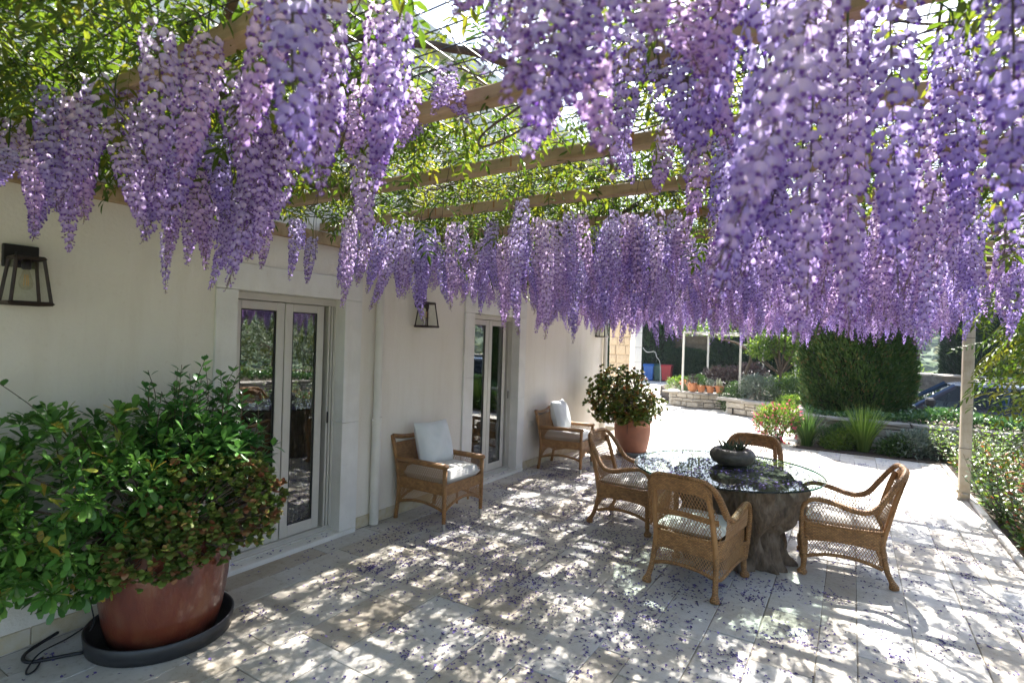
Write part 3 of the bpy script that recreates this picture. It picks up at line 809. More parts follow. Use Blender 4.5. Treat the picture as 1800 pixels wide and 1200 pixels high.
# ================================================================== pergola
perg = thing('pergola', 'timber pergola on pale posts with black wire mesh under the wisteria', 'pergola')
BZ = 2.6
by = [.27 + .68 * i for i in range(14)]
for y in by:
    g = Geo(); n = 12
    x0, x1 = .03, 5.0
    g.box(x0, x1, -.032, .032, -.0, .062, 0, .006)
    o = part('beam', g, M['beam'], perg); o.location = (0, y + R.uniform(-.012, .012), BZ + R.uniform(-.008, .008)); o.rotation_euler = (0, 0, R.uniform(-.003, .003))
    s = Geo()
    for _ in range(9):
        xx = R.uniform(.3, 4.7); wv = R.uniform(.004, .012)
        s.box(xx, xx + wv, -.0335, .0335, .062 - R.uniform(.03, .06), .0623)
    part('rust_streak', s, M['rust'], o, kind='stuff')
g = Geo(); g.box(4.92, 5.02, -.5, 9.35, BZ - .102, BZ - .002, 0, .006); part('edge_beam', g, M['beam'], perg)
g = Geo(); g.box(.0, .05, -.5, 9.35, BZ - .102, BZ - .002, 0, .006); part('wall_plate', g, M['beam'], perg)
for y in (0.0, 4.2, 8.54):
    if True:
        g = Geo(); g.box(-.055, .055, -.055, .055, 0.0, BZ - .104, 0, .008)
        o = part('post', g, M['postpaint'], perg); o.location = (4.97, y, 0)
        g = Geo(); g.box(-.07, .07, -.07, .07, 0, .012, 0, .003); part('foot_plate', g, M['postpaint'], o)
        g = Geo(); g.tube([(-.062, -.06, .1), (-.062, .06, .1)], .02, 10); g.tube([(-.03, -.068, .07), (.03, -.068, .07)], .018, 10); part('bolt', g, M['postpaint'], o)
        g = Geo()
        for z in (.62, 1.95): g.tube([(-.058, -.058, z), (.058, -.058, z), (.058, .058, z), (-.058, .058, z), (-.058, -.058, z)], .003, 4)
        part('tie_wire', g, M['wire'], o)
g = Geo()
MZ = BZ + .1
def sag(x, y): return MZ + .012 * math.sin(x * 3.1) * math.sin(y * 4.3)
for i in range(51):
    x = i * .1
    ys = np.linspace(-.4, 9.4, 26); g.tube([(x + .012 * math.sin(y * 2 + i), y, sag(x, y)) for y in ys], .0028, 3, 0, False)
for i in range(99):
    y = -.4 + i * .1
    xs = np.linspace(.02, 5.03, 14); g.tube([(x, y + .012 * math.sin(x * 2.3 + i), sag(x, y) + .004) for x in xs], .0028, 3, 0, False)
part('wire_mesh', g, M['wire'], perg, kind='stuff')
# ================================================================== furniture
def lattice(g, surf, u0, u1, v0, v1, du, dv, r=.0027, inside=None, n=26, off=.002):
    """two families of diagonal strands on surf(u,v) -> point; inside(u,v) -> bool."""
    W = u1 - u0; Hh = v1 - v0; k = dv / du
    for sgn in (1, -1):
        c = -(Hh / k) - W
        start = math.floor((u0 - Hh / k - du) / du) * du if sgn > 0 else math.floor(u0 / du) * du
        end = u1 + (0 if sgn > 0 else Hh / k) + du
        uu = start
        while uu < end:
            run = []
            for i in range(n + 1):
                v = v0 + Hh * i / n; u = uu + sgn * (v - v0) / k
                ok = u0 <= u <= u1 and (inside is None or inside(u, v))
                if ok: run.append((u, v))
                if (not ok or i == n) and run:
                    if len(run) > 1:
                        P = [np.array(surf(*q)) for q in run]
                        g.tube(P, r, 3, 0, False)
                    run = []
            uu += du
def polytube(g, pts, r, sides=10, n=8, **k): g.tube(smoothpath(pts, n), r, sides, **k)

def cushion_geo(wx, wy, wz, n=18, seed=1, puff=.35, crown=.02):
    rr = np.random.default_rng(seed); ph = rr.random(8) * 6.28
    g = Geo()
    def sh(u, v, sgn):
        x = (u - .5) * 2; y = (v - .5) * 2
        e = (1 - abs(x) ** 5) * (1 - abs(y) ** 5); e = max(e, 0) ** puff
        z = wz / 2 * e + crown * (1 - x * x) * (1 - y * y)
        wr = .004 * math.sin(x * 7 + ph[0] + y * 3) * math.sin(y * 6 + ph[1]) + .003 * math.sin(x * 15 + y * 9 + ph[2]) * (abs(y) + abs(x)) * .5
        cx = x * wx / 2 * (1 - .03 * y * y * 1); cy = y * wy / 2 * (1 - .03 * x * x)
        return (cx, cy, sgn * (z + wr * e))
    g.grid(lambda u, v: sh(u, v, 1), n, n); g.grid(lambda u, v: sh(u, v, -1), n, n, flip=True)
    return g

def dining_chair():
    t = thing('wicker_armchair', 'x', 'armchair', group='wicker armchairs round the glass table')
    # legs: bulbous feet
    for sx in (-1, 1):
        g = Geo(); g.tube(smoothpath([(sx * .262, .27, .30), (sx * .265, .272, .15), (sx * .268, .276, .07), (sx * .272, .282, .03), (sx * .274, .285, 0)], 5), [.021] * 10 + [.019] * 3 + [.024, .029, .034, .036, .036, .034, .032, .03][:8], 12)
        part('leg', g, M['weave'], t, True)
        g = Geo(); g.tube(smoothpath([(sx * .225, -.23, .40), (sx * .228, -.245, .26), (sx * .236, -.275, .12), (sx * .247, -.31, .04), (sx * .25, -.32, 0)], 5), [.02] * 12 + [.02, .02, .022, .026, .031, .034, .034, .033, .031][:9], 12)
        part('leg', g, M['weave'], t, True)
        # peeled back post
        g = Geo(); g.tube(smoothpath([(sx * .222, -.235, .26), (sx * .218, -.255, .40), (sx * .205, -.315, .66), (sx * .185, -.365, .84)], 6), .0195, 12)
        part('back_post', g, M['cane'], t, True)
    # one continuous roll: front post, arm, wing and crest
    half = [(.272, .278, .16), (.286, .296, .36), (.290, .300, .52), (.290, .27, .60), (.290, .19, .632), (.290, .07, .612), (.288, -.05, .578), (.284, -.13, .578), (.276, -.20, .62), (.262, -.265, .72), (.236, -.325, .82), (.188, -.366, .885), (.11, -.385, .905), (0, -.39, .908)]
    H = smoothpath(half, 6)
    full = np.vstack([H, (H[:-1] * [-1, 1, 1])[::-1]])
    m = len(H); rr = np.interp(np.arange(m), [0, m * .25, m * .45, m * .7, m - 1], [.02, .022, .028, .025, .019])
    rr = np.concatenate([rr, rr[:-1][::-1]])
    sl_ = np.concatenate([[0], np.cumsum(np.linalg.norm(np.diff(full, axis=0), axis=1))]); ss = np.arange(0, sl_[-1], .0055)
    full2 = np.stack([np.interp(ss, sl_, full[:, k]) for k in range(3)], 1); r2 = np.interp(ss, sl_, rr) * (1 + .055 * np.array([(0, 1, 0, -1)[i % 4] for i in range(len(ss))]) + .02 * G.normal(size=len(ss)))
    g = Geo(); g.tube(full2, r2, 12, squash=(1.0, .85)); part('frame_roll', g, M['weave'], t, True)
    # surfaces
    ycurve = lambda x, z: -.245 - (z - .42) * .30 - .03 * (1 - (x / .26) ** 2)
    bsurf = lambda x, z: (x, ycurve(x, z), z)
    def topz(x):
        a = abs(x)
        return float(np.interp(a, [0, .11, .19, .236, .262, .28], [.905, .902, .882, .82, .72, .60]))
    def half_w(z): return float(np.interp(z, [.42, .58, .62, .72, .82, .885], [.262, .275, .272, .258, .232, .185]))
    g = Geo()   # dense crest band
    g.grid(lambda u, v: bsurf((u - .5) * 2 * .225, topz((u - .5) * 2 * .225) - .115 * (1 - v) - .0), 28, 4, uvs=(.45, .115))
    part('crest_band', g, M['weave'], t, True)
    g = Geo()
    g.grid(lambda u, v: bsurf((u - .5) * 2 * .255, .575 + .05 * v + .012 * math.cos((u - .5) * 6)), 20, 2, uvs=(.5, .05))
    part('back_band', g, M['weave'], t, True)
    g = Geo()
    lattice(g, bsurf, -.262, .262, .62, .83, .022, .046, inside=lambda x, z: z < topz(x) - .11 and abs(x) < half_w(z))
    lattice(g, bsurf, -.265, .265, .43, .58, .022, .046, inside=lambda x, z: abs(x) < half_w(z))
    part('back_lattice', g, M['strand'], t)
    # apron all round
    oz = lambda s_: .385
    ring = smoothpath([(.262, .285), (.276, .10), (.272, -.10), (.238, -.235), (.12, -.272), (0, -.28), (-.12, -.272), (-.238, -.235), (-.272, -.10), (-.276, .10), (-.262, .285)], 6)
    ring = np.vstack([ring, [(-.12, .30), (0, .305), (.12, .30), (.262, .285)]])
    Lr = np.concatenate([[0], np.cumsum(np.linalg.norm(np.diff(ring, axis=0), axis=1))])
    def rp(s_): return np.interp(s_, Lr, ring[:, 0]), np.interp(s_, Lr, ring[:, 1])
    def archz(s_, hi, lo):   # arched lower edge: low at the corners
        x, y = rp(s_); c = min(abs(abs(x) - .25), 1) ; k = min(1, max(abs(y - .02) / .27 if abs(x) > .236 else abs(x) / .25, 0))
        return hi - (hi - lo) * k ** 2.2
    g = Geo()
    g.grid(lambda u, v: (*rp(u * Lr[-1]), .295 + .005 + (.42 - .30) * v - (.035 * (1 - v) * (1 - (archz(u * Lr[-1], 1, 0))))), 90, 3, uvs=(Lr[-1], .12))
    part('seat_apron', g, M['weave'], t, True)
    for z, r in ((.425, .011),):
        g = Geo(); g.tube([(*rp(s_), z) for s_ in np.linspace(0, Lr[-1], 80)], r, 8); part('seat_rim', g, M['weave'], t, True)
    g = Geo()
    def lsurf(s_, v):
        b = archz(s_, .205, .135); a = .30 - .035 * (1 - archz(s_, 1, 0))
        x, y = rp(s_); k = 1 + .03 * (1 - v)
        return (x * k, y * k, b + (a - b) * v)
    lattice(g, lsurf, 0, Lr[-1], 0, 1, .020, .33, n=8)
    part('skirt_lattice', g, M['strand'], t)
    g = Geo()
    g.tube([lsurf(s_, -.05) for s_ in np.linspace(0, Lr[-1], 90)], .0155, 8, squash=(1, .6)); part('stretcher', g, M['weave'], t, True)
    # sides under the arms
    for sx in (-1, 1):
        g = Geo()
        az = lambda y: float(np.interp(y, [-.24, -.2, -.13, -.05, .07, .19, .27, .30], [.68, .62, .578, .578, .612, .632, .60, .52]))
        lattice(g, lambda y, z: (sx * (.277 + .012 * (z - .42) / .2), y, z), -.235, .292, .43, .64, .022, .046, inside=lambda y, z: z < az(y) - .02)
        part('side_lattice', g, M['strand'], t)
    c = cushion_geo(.49, .50, .075, 18, 3, .3, .012)
    cu = part('seat_cushion', c, M['cushion'], t, True); cu.location = (0, .02, .452)
    return t
chair0 = dining_chair()
def face(ang): return rad(ang)
chairs = [((1.97, 5.2), -93, 'wicker armchair on the house side of the glass table'),
          ((2.82, 4.27), -7, 'wicker armchair seen from behind, back towards the camera'),
          ((3.75, 5.16), 95, 'wicker armchair seen side on, on the garden side of the table'),
          ((2.93, 5.72), 176, 'wicker armchair on the far side, half hidden by the stone bowl and table')]
for i, ((x, y), a, lb) in enumerate(chairs):
    c = chair0 if i == 0 else copy_tree(chair0)
    c.location = (x, y, 0); c.rotation_euler = (0, 0, rad(a)); c.scale = (1.0, 1.0, .915 if i == 1 else .945); c['label'] = lb

def lounge_chair():
    t = thing('wicker_lounge_chair', 'x', 'lounge chair', group='wicker lounge chairs against the house wall')
    W = .29; F_ = .30; B = -.27
    for sx in (-1, 1):
        g = Geo(); g.tube([(sx * W, F_, .565), (sx * W, F_, .35), (sx * W, F_, .06)], [.021, .022, .018], 12); lg = part('leg', g, M['weave'], t, True)
        g = Geo(); g.tube([(sx * W, F_, .06), (sx * W, F_, 0)], .0165, 10); part('metal_foot', g, M['cap'], lg)
        g = Geo(); g.tube(smoothpath([(sx * W * .98, B - .03, 0), (sx * W, B, .2), (sx * W, B, .40), (sx * (W + .004), B - .035, .6), (sx * (W + .012), B - .085, .80)], 5), .021, 12); part('leg', g, M['weave'], t, True)
        g = Geo(); g.box(sx * W - .034, sx * W + .034, B - .02, F_ + .03, .555, .60, 0, .016)
        part('arm', g, M['weave'], t, True)
        g = Geo(); lattice(g, lambda y, z: (sx * W, y, z), B + .01, F_ - .01, .41, .556, .022, .044); part('side_lattice', g, M['strand'], t)
        g = Geo(); g.grid(lambda u, v: (sx * (W + .006), B + (F_ - B) * u, .315 + .10 * v), 10, 3, uvs=(.57, .1)); g.grid(lambda u, v: (sx * (W - .006), B + (F_ - B) * u, .315 + .10 * v), 10, 3, uvs=(.57, .1), flip=True)
        part('seat_apron', g, M['weave'], t)
        arch = lambda q: .165 + .05 * (1 - (2 * q - 1) ** 2)
        g = Geo(); lattice(g, lambda q, v: (sx * W, B + (F_ - B) * q, arch(q) + (.315 - arch(q)) * v), 0, 1, 0, 1, .036, .3, n=8)
        part('skirt_lattice', g, M['strand'], t)
        g = Geo(); g.tube([(sx * W, B + (F_ - B) * q, arch(q)) for q in np.linspace(0, 1, 14)], .015, 8, squash=(1, .7)); part('stretcher', g, M['weave'], t, True)
        g = Geo(); g.tube([(sx * W * .3, F_ - .01, .2), (sx * W * .3, F_ - .01, .33)], .011, 8); part('strut', g, M['cane'], t, True)
    arch = lambda q: .165 + .085 * (1 - (2 * q - 1) ** 2)
    for y, nm in ((F_, 1), (B, 0)):
        g = Geo(); e = .006 if nm else -.006
        g.grid(lambda u, v: (-W + 2 * W * u, y + e, .315 + .10 * v), 10, 3, uvs=(.58, .1)); part('seat_apron', g, M['weave'], t)
        g = Geo(); lattice(g, lambda q, v: (-W + 2 * W * q, y, arch(q) + (.315 - arch(q)) * v), 0, 1, 0, 1, .036, .3, n=8); part('skirt_lattice', g, M['strand'], t)
        g = Geo(); g.tube([(-W + 2 * W * q, y, arch(q)) for q in np.linspace(0, 1, 14)], .015, 8, squash=(1, .7)); part('stretcher', g, M['weave'], t, True)
    yb = lambda z: B - .0 - max(0, z - .40) * .22
    g = Geo(); g.grid(lambda u, v: (-W + 2 * W * u, yb(.42 + .30 * v), .42 + .30 * v), 10, 6, uvs=(.58, .3))
    g.grid(lambda u, v: (-W + 2 * W * u, yb(.42 + .30 * v) - .012, .42 + .30 * v), 10, 6, uvs=(.58, .3), flip=True); part('back_panel', g, M['weave'], t)
    g = Geo(); g.tube(smoothpath([(-W - .01, B - .085, .79), (-.15, B - .08, .765), (0, B - .078, .76), (.15, B - .08, .765), (W + .01, B - .085, .79)], 5), .022, 10); part('top_rail', g, M['weave'], t, True)
    c = cushion_geo(.545, .56, .13, 18, 5, .16, .012); cu = part('seat_cushion', c, M['cushion'], t, True); cu.location = (0, .035, .455)
    return t
lc = lounge_chair()
lc.location = (.36, 4.21, 0); lc.rotation_euler = (0, 0, rad(-90)); lc['label'] = 'wicker lounge chair beside the downpipe, sun patch on its white seat'
c = copy_tree(lc); c.location = (.40, 6.93, 0); c.rotation_euler = (0, 0, rad(-81)); c['label'] = 'wicker lounge chair beyond the second door, next to the far pot'
def pillow(loc, a, tilt, seed, lb):
    g = cushion_geo(.43, .43, .15, 20, seed, .5, .03)
    # pull the corners out into ears and pinch the edges
    V = g.V
    for arr in V:
        x = arr[:, 0] / .215; y = arr[:, 1] / .215
        k = 1 + .07 * (np.abs(x) * np.abs(y)) ** 3 - .035 * (np.abs(x) ** 6 + np.abs(y) ** 6) * (1 - np.abs(x * y))
        arr[:, 0] *= k; arr[:, 1] *= k
        arr[:, 2] += .012 * np.sin(arr[:, 0] * 28 + seed) * np.cos(arr[:, 1] * 17) * (1 - np.minimum(1, x * x))
    o = link('scatter_pillow', g.mesh('scatter_pillow', M['pillow'], True), loc=loc)
    tag(o, lb, 'pillow', 'white pillows on the lounge chairs')
    o.rotation_euler = Euler((rad(90 - tilt), 0, rad(a)), 'XYZ')
    return o
pillow((.245, 4.25, .705), 84, 17, 2, 'white square pillow leaning in the lounge chair beside the downpipe')
pillow((.285, 6.97, .71), 97, 17, 9, 'white square pillow leaning in the lounge chair next to the far pot')

# ------------------------------------------------------------------ table, stump and bowl
from mathutils import noise as mnoise
tbl = thing('glass_table', 'round glass topped table on a weathered olive stump', 'table', (2.9, 4.84, 0))
g = Geo(); rT = .74
g.lathe([(0, .7445), (rT - .004, .7445)], 72, caps=False) 
gt = part('glass_top', g, M['tglass'], tbl, True)
g = Geo(); g.lathe([(rT - .004, .7305), (0, .7305)], 72, caps=False); part('glass_underside', g, M['tclear'], gt, True)
g = Geo(); g.lathe([(rT - .004, .7303), (rT, .734), (rT, .741), (rT - .004, .7447)], 72, caps=False); part('glass_edge', g, M['tedge'], gt, True)
g = Geo(); nA, nZ = 144, 56
def stump(u, v):
    a = u * 2 * math.pi; z = .727 * v
    r = .395 + .025 * math.cos(v * 5.0 + .6) - .02 * (1 - v) ** 2
    r += .035 * math.sin(3 * a + 1.2 + v * 2.2) + .028 * math.sin(5 * a - 2 + v * 3) + .028 * math.sin(9 * a + 4 * math.sin(v * 4)) + .014 * math.sin(19 * a + 6 * v + 2 * math.sin(7 * v)) + .010 * math.sin(31 * a - 9 * v + 3 * math.sin(5 * v + a))
    # big shelf-like knot on the garden side, cut away below
    d = math.cos(a - rad(-20)); r += .13 * max(0, d) ** 3 * max(0, 1 - ((v - .70) / .30) ** 2) - .045 * max(0, d) ** 2 * max(0, 1 - ((v - .30) / .26) ** 2)
    d2 = ((a - rad(285)) / .26) ** 2 + ((v - .36) / .15) ** 2
    r += .055 * math.exp(-d2 * .8) - .10 * math.exp(-d2 * 6)
    q = Vector((math.cos(a) * 1.6, math.sin(a) * 1.6, v * 1.1 + .4 * math.sin(a * 2)))
    r += .055 * mnoise.fractal(q * 1.5, 1.0, 2.1, 4) + .085 * abs(mnoise.noise(Vector((q.x * 4.2, q.y * 4.2, q.z * 1.3)))) + .02 * mnoise.noise(Vector((q.x * 11, q.y * 11, q.z * 2.5)))
    return (r * math.cos(a), r * math.sin(a), z)
g.grid(stump, nA, nZ)
g.add([(0, 0, .727)] + [stump(i / nA, 1) for i in range(nA)], [(0, 1 + i, 1 + (i + 1) % nA) for i in range(nA)])
sb = part('stump_base', g, M['stump'], tbl, True); sb.location = (.05, .1, 0)
bw = thing('stone_bowl', 'dark round stone bowl planted with small aloes on the glass table', 'bowl', (2.93, 4.98, .746))
g = Geo(); g.lathe([(.07, 0), (.12, .008), (.165, .035), (.185, .075), (.178, .11), (.155, .135), (.135, .143), (.125, .138), (.118, .12), (0, .115)], 40); part('bowl', g, M['bowl'], bw, True)
g = Geo(); g.lathe([(.119, .116), (.06, .124), (0, .127)], 24); part('soil', g, M['soil'], bw, True)
for k in range(5):
    cx, cy = [(-.03, .02), (.05, -.03), (.06, .05), (-.06, -.04), (.0, -.06)][k]
    g = Geo()
    for i in range(8):
        a = i * 2.4 + k; L = R.uniform(.07, .13); sp = R.uniform(.2, .75)
        p = [(cx + math.cos(a) * L * sp * q, cy + math.sin(a) * L * sp * q, .12 + L * q * (1 - .25 * sp * q)) for q in (0, .33, .66, 1)]
        g.tube(p, [.009, .008, .005, .0008], 5, squash=(1, .5), tint=R.random())
    part('aloe', g, M['aloe'], bw, True)

# ------------------------------------------------------------------ pots
def pot_geo(prof, seg=56, sx=1, sy=1):
    g = Geo(); g.lathe(prof, seg, 0, 0, 0, sx, sy); return g
tr = link('plant_tray', pot_geo([(.34, 0), (.362, .006), (.372, .092), (.366, .096), (.358, .09), (.35, .014), (0, .012)]).mesh('plant_tray', M['tray'], True), loc=(.425, 1.64, 0))
tag(tr, 'wide black plastic tray under the big terracotta pot', 'tray')
bigpot = thing('potted_shrub', 'large glazed terracotta pot overflowing with green shrubs and red-tinged jade', 'potted plant', (.425, 1.65, .014))
part('pot', pot_geo([(.25, 0), (.272, .012), (.30, .12), (.325, .28), (.338, .42), (.335, .52), (.345, .54), (.345, .565), (.325, .57), (.305, .55), (0, .53)]), M['terra'], bigpot, True)
g = Geo(); g.lathe([(.31, .54), (.15, .55), (0, .555)], 30); part('soil', g, M['soil'], bigpot, True)
sc2 = link('plant_saucer', pot_geo([(.22, 0), (.235, .005), (.25, .075), (.242, .08), (.225, .02), (0, .018)]).mesh('plant_saucer', M['saucer'], True), loc=(.86, 8.35, 0)); tag(sc2, 'round grey saucer under the far terracotta pot', 'saucer')
farpot = thing('potted_shrub', 'terracotta pot by the house corner with a rounded jade shrub', 'potted plant', (.86, 8.35, .02))
part('pot', pot_geo([(.20, 0), (.21, .01), (.245, .12), (.275, .3), (.283, .42), (.276, .50), (.30, .515), (.30, .56), (.285, .565), (.262, .55), (0, .53)]), M['terra2'], farpot, True)
g = Geo(); g.lathe([(.27, .535), (.1, .545), (0, .55)], 30); part('soil', g, M['soil'], farpot, True)
g = Geo(); g.tube(smoothpath([(.03, -.262, .56), (.02, -.282, .45), (.015, -.268, .3), (0, -.245, .15), (0, -.225, .02)], 5), .004, 5); part('drip_tube', g, M['cable'], farpot)
# irrigation cables
g = Geo(); g.tube(smoothpath([(.34, 1.28, .50), (.36, 1.285, .45), (.335, 1.31, .30), (.32, 1.34, .16), (.30, 1.33, .1)], 5), .0035, 6)
o = link('drip_tube', g.mesh('drip_tube', M['cable'])); tag(o, 'thin black drip tube hanging down the face of the big pot', 'tube')
g = Geo(); g.tube(smoothpath([(.03, 1.28, .03), (.1, 1.12, .012), (.2, 1.10, .008), (.28, 1.22, .009), (.33, 1.29, .012)], 6), .009, 8)
o = link('irrigation_hose', g.mesh('irrigation_hose', M['cable'], True)); tag(o, 'thick black hose lying on the paving left of the big pot', 'hose')
g = Geo(); g.tube(smoothpath([(.03, 1.45, .02), (.1, 1.3, .01), (.17, 1.16, .02), (.26, 1.08, .008), (.32, 1.06, .006), (.30, 1.1, .006), (.2, 1.16, .006)], 6), .0045, 6)
o = link('cable', g.mesh('cable', M['cable'], True)); tag(o, 'thin black cable looping over the hose beside the skirting', 'cable')
# ================================================================== foliage
def leaf_geo(L, Wd, fold=.25, curl=.15, n=3, shape='ovate', stalk=.08, thick=False):
    """leaf along +y from the origin, face up +z."""
    g = Geo(); V = []; F = []
    prof = {'ovate': [.0, .75, 1.0, .62, 0], 'obovate': [.0, .35, .75, 1.0, .55], 'lance': [.0, .8, .9, .5, 0], 'round': [.15, .85, 1.0, .8, .2]}[shape]
    m = len(prof)
    for i, wd in enumerate(prof):
        t = i / (m - 1); y = stalk * L + t * L * (1 - stalk); z = -curl * L * t * t + curl * .3 * L * t
        h = wd * Wd / 2
        V += [(-h, y, z + fold * h), (0, y, z), (h, y, z + fold * h)]
    for i in range(m - 1):
        a = i * 3; F += [(a, a + 1, a + 4, a + 3), (a + 1, a + 2, a + 5, a + 4)]
    if thick:
        k = len(V); V += [(x, y, z - .12 * Wd * math.sin(math.pi * min(.98, max(.02, y / L)))) for x, y, z in V]
        F += [tuple(k + q for q in f[::-1]) for f in F]
    if stalk > .05:
        k = len(V); V += [(-.02 * Wd, 0, 0), (.02 * Wd, 0, 0)]; F.append((k, k + 1, 1))
    g.add(V, F); return g
def quad_leaf(L, Wd):
    g = Geo(); g.add([(0, 0, 0), (-Wd / 2, L * .5, .12 * Wd), (0, L, -.12 * L), (Wd / 2, L * .5, .12 * Wd)], [(0, 1, 2), (0, 2, 3)]); return g
def leafset(root, items, mats, nparts, kindname='leaf'):
    """items: (template key, D dir, P point, roll, scale, tint). The NPARTS that show largest become leaf objects, the rest one stuff mesh."""
    tm = {k: (g, g.mesh('leaf', mt, True)) for k, (g, mt) in mats.items()}
    cp = np.array([3.78, 0, 1.75]); loc = np.array(root.location)
    P = np.array([it[2] for it in items])
    d = np.linalg.norm(P + loc - cp, axis=1) + G.random(len(P)) * .18
    order = np.argsort(d); pick = set(order[:nparts].tolist())
    D = frames(np.array([it[1] for it in items]), np.array([it[3] for it in items]))
    by = {}
    for i, it in enumerate(items):
        if i in pick:
            o = link(kindname, tm[it[0]][1], root)
            m4 = Matrix([[*(D[i][r] * it[4]), P[i][r]] for r in range(3)] + [[0, 0, 0, 1]])
            o.matrix_local = m4
        else: by.setdefault(it[0], []).append(i)
    g = Geo(); ml = list(mats); mm = [mats[k][1] for k in ml]
    for k, idx in by.items():
        gg = Geo(); gg.put(mats[k][0]); gg.M[0][:] = ml.index(k)
        g.scatter(gg, D[idx] * np.array([items[i][4] for i in idx])[:, None, None], P[idx], np.array([items[i][5] for i in idx]))
    if by: part('foliage', g, mm, root, True, kind='stuff')
def rosette(items, key, P, D, n, spread, sc_, tint, jit=.25):
    D = np.array(D) / np.linalg.norm(D)
    Fm = frames(D[None])[0]
    for i in range(n):
        a = i * 2.4 + R.random() * .5; e = spread * (.45 + .55 * (i + 1) / n) + R.uniform(-jit, jit) * .5
        d = Fm @ np.array([math.cos(a) * math.sin(e), math.cos(e), math.sin(a) * math.sin(e)])
        items.append((key, d, np.array(P), R.uniform(-.4, .4), sc_ * R.uniform(.75, 1.1), (tint + R.uniform(-.12, .12)) % 1))
# ---- the big pot
items = []; stems = Geo()
T_pitto = leaf_geo(.092, .032, .18, .12, shape='obovate'); T_ov = leaf_geo(.092, .046, .2, .15, shape='ovate'); T_jade = leaf_geo(.038, .030, -.05, .05, shape='round', stalk=.02, thick=True)
o0 = np.array([0, 0, .55])
def crown_pts(n, c, r, lo=.72):
    u = unit(n); k = lo + (1.04 - lo) * G.random(n)
    lump = 1 + .12 * np.sin(u[:, 0] * 7 + 1) * np.sin(u[:, 2] * 6 + u[:, 1] * 5)
    return np.array(c) + u * np.array(r) * (k * lump)[:, None], u
# pittosporum-like mass along the wall and out to the left
for c, r, n in (((-.05, -.42, .86), (.36, .50, .42), 290), ((.0, -.05, .95), (.34, .40, .34), 150), ((-.14, -.90, .80), (.24, .36, .42), 180), ((.0, -.35, .52), (.26, .45, .16), 170)):
    P, U = crown_pts(n, c, r)
    for p, u in zip(P, U):
        if p[0] < -.37 or p[2] < .28: continue
        d = u * .9 + np.array([.25, -.05, .55]) + G.normal(size=3) * .25
        rosette(items, 'pitto', p, d, R.randint(7, 10), 1.25, R.uniform(.65, 1.2), R.random() * .88)
        if R.random() < .035: stems.tube(smoothpath([p, p * .6 + np.array([0, -.1, .62]) * .4, o0 + np.array([0, -.05, .03])], 3), [.003] * 3 + [.005] * 4, 4, 0, False)
# jade mass at the front right, spilling over the rim
for c, r, n in (((.22, .14, .72), (.31, .40, .32), 640), ((.27, -.16, .56), (.18, .30, .15), 260), ((.10, .40, .66), (.24, .20, .26), 220)):
    P, U = crown_pts(n, c, r, .6)
    for p, u in zip(P, U):
        if p[0] < -.3: continue
        red = .72 + R.random() * .2 if p[2] < .60 and u[1] > -.5 and R.random() < .42 else R.random() * .66
        d = u + np.array([0, 0, .35]) + G.normal(size=3) * .3
        rosette(items, 'jade', p, d, R.randint(5, 8), 1.2, R.uniform(.7, 1.15), red)
        if R.random() < .25: stems.tube([p, p * .7 + o0 * .3], [.003, .006], 4, 0, False)
# long upright sprigs with ovate leaves
for k in range(64):
    if k < 3: b = np.array([-.22, -.44, .98]); e = np.array([-.30, -.72, 1.50]) + G.normal(size=3) * .02; 
    else:
        b = np.array([R.uniform(-.22, .05), R.uniform(-.10, .45), R.uniform(.88, 1.12)])
        e = b + np.array([R.uniform(-.06, .16), R.uniform(-.10, .13), R.uniform(.2, .52)])
    if k in (1, 2): continue
    mpt = (b + e) / 2 + G.normal(size=3) * .03
    path = smoothpath([b - [0, 0, .15], b, mpt, e], 5)
    stems.tube(path, np.linspace(.004, .0018, len(path)), 4, 0, False)
    m = len(path)
    tot = R.randint(8, 13)
    for i in range(tot):
        t = (i + .7) / tot; q = path[min(m - 1, int(t * (m - 1)))]
        for s_ in (0, math.pi):
            a = i * 1.57 + s_ + R.uniform(-.3, .3)
            d = np.array([math.cos(a), math.sin(a), .45 + .5 * t])
            items.append(('ovate', d, q, R.uniform(-.3, .3), R.uniform(.75, 1.25) * (1.05 - .4 * t), R.random() * .95))
P, U = crown_pts(230, (-.03, .20, .96), (.24, .44, .26), .5)
for p, u in zip(P, U):
    rosette(items, 'ovate', p, u + [0, 0, .5], 6, 1.2, R.uniform(.8, 1.2), R.random() * .9)
leafset(bigpot, items, {'pitto': (T_pitto, M['pitto']), 'ovate': (T_ov, M['ovate']), 'jade': (T_jade, M['jade'])}, 300)
part('stems', stems, M['trunk'], bigpot, kind='stuff')
# ---- the far pot
items = []; stems = Geo()
for c, r, n in (((-.20, -.12, .93), (.50, .52, .47), 640), ((.06, .05, .76), (.44, .44, .28), 380), ((-.36, -.25, .84), (.30, .32, .34), 260), ((.02, -.18, .64), (.36, .32, .15), 260)):
    P, U = crown_pts(n, c, r, .55)
    for p, u in zip(P, U):
        if p[2] < .5 or p[0] < -.82: continue
        tnt = .85 + R.random() * .14 if (p[2] < .66 and u[0] > .3 and R.random() < .6) else R.random() * .84
        rosette(items, 'jade', p, u + np.array([0, 0, .4]) + G.normal(size=3) * .3, 6, 1.15, R.uniform(1.1, 1.6), tnt)
for k in range(40):
    u = unit(1)[0]; u[2] = abs(u[2]) + .3; e = np.array([-.05, -.05, .6]) + u * [.42, .42, .55]
    stems.tube(smoothpath([(R.uniform(-.1, .1), R.uniform(-.1, .1), .54), np.array([0, 0, .5]) + (e - [0, 0, .5]) * .5 + G.normal(size=3) * .05, e], 4), [.014] * 4 + [.008] * 5, 5, 0, False)
leafset(farpot, items, {'jade': (T_jade, M['jade2'])}, 100)
part('stems', stems, M['trunk'], farpot, kind='stuff')

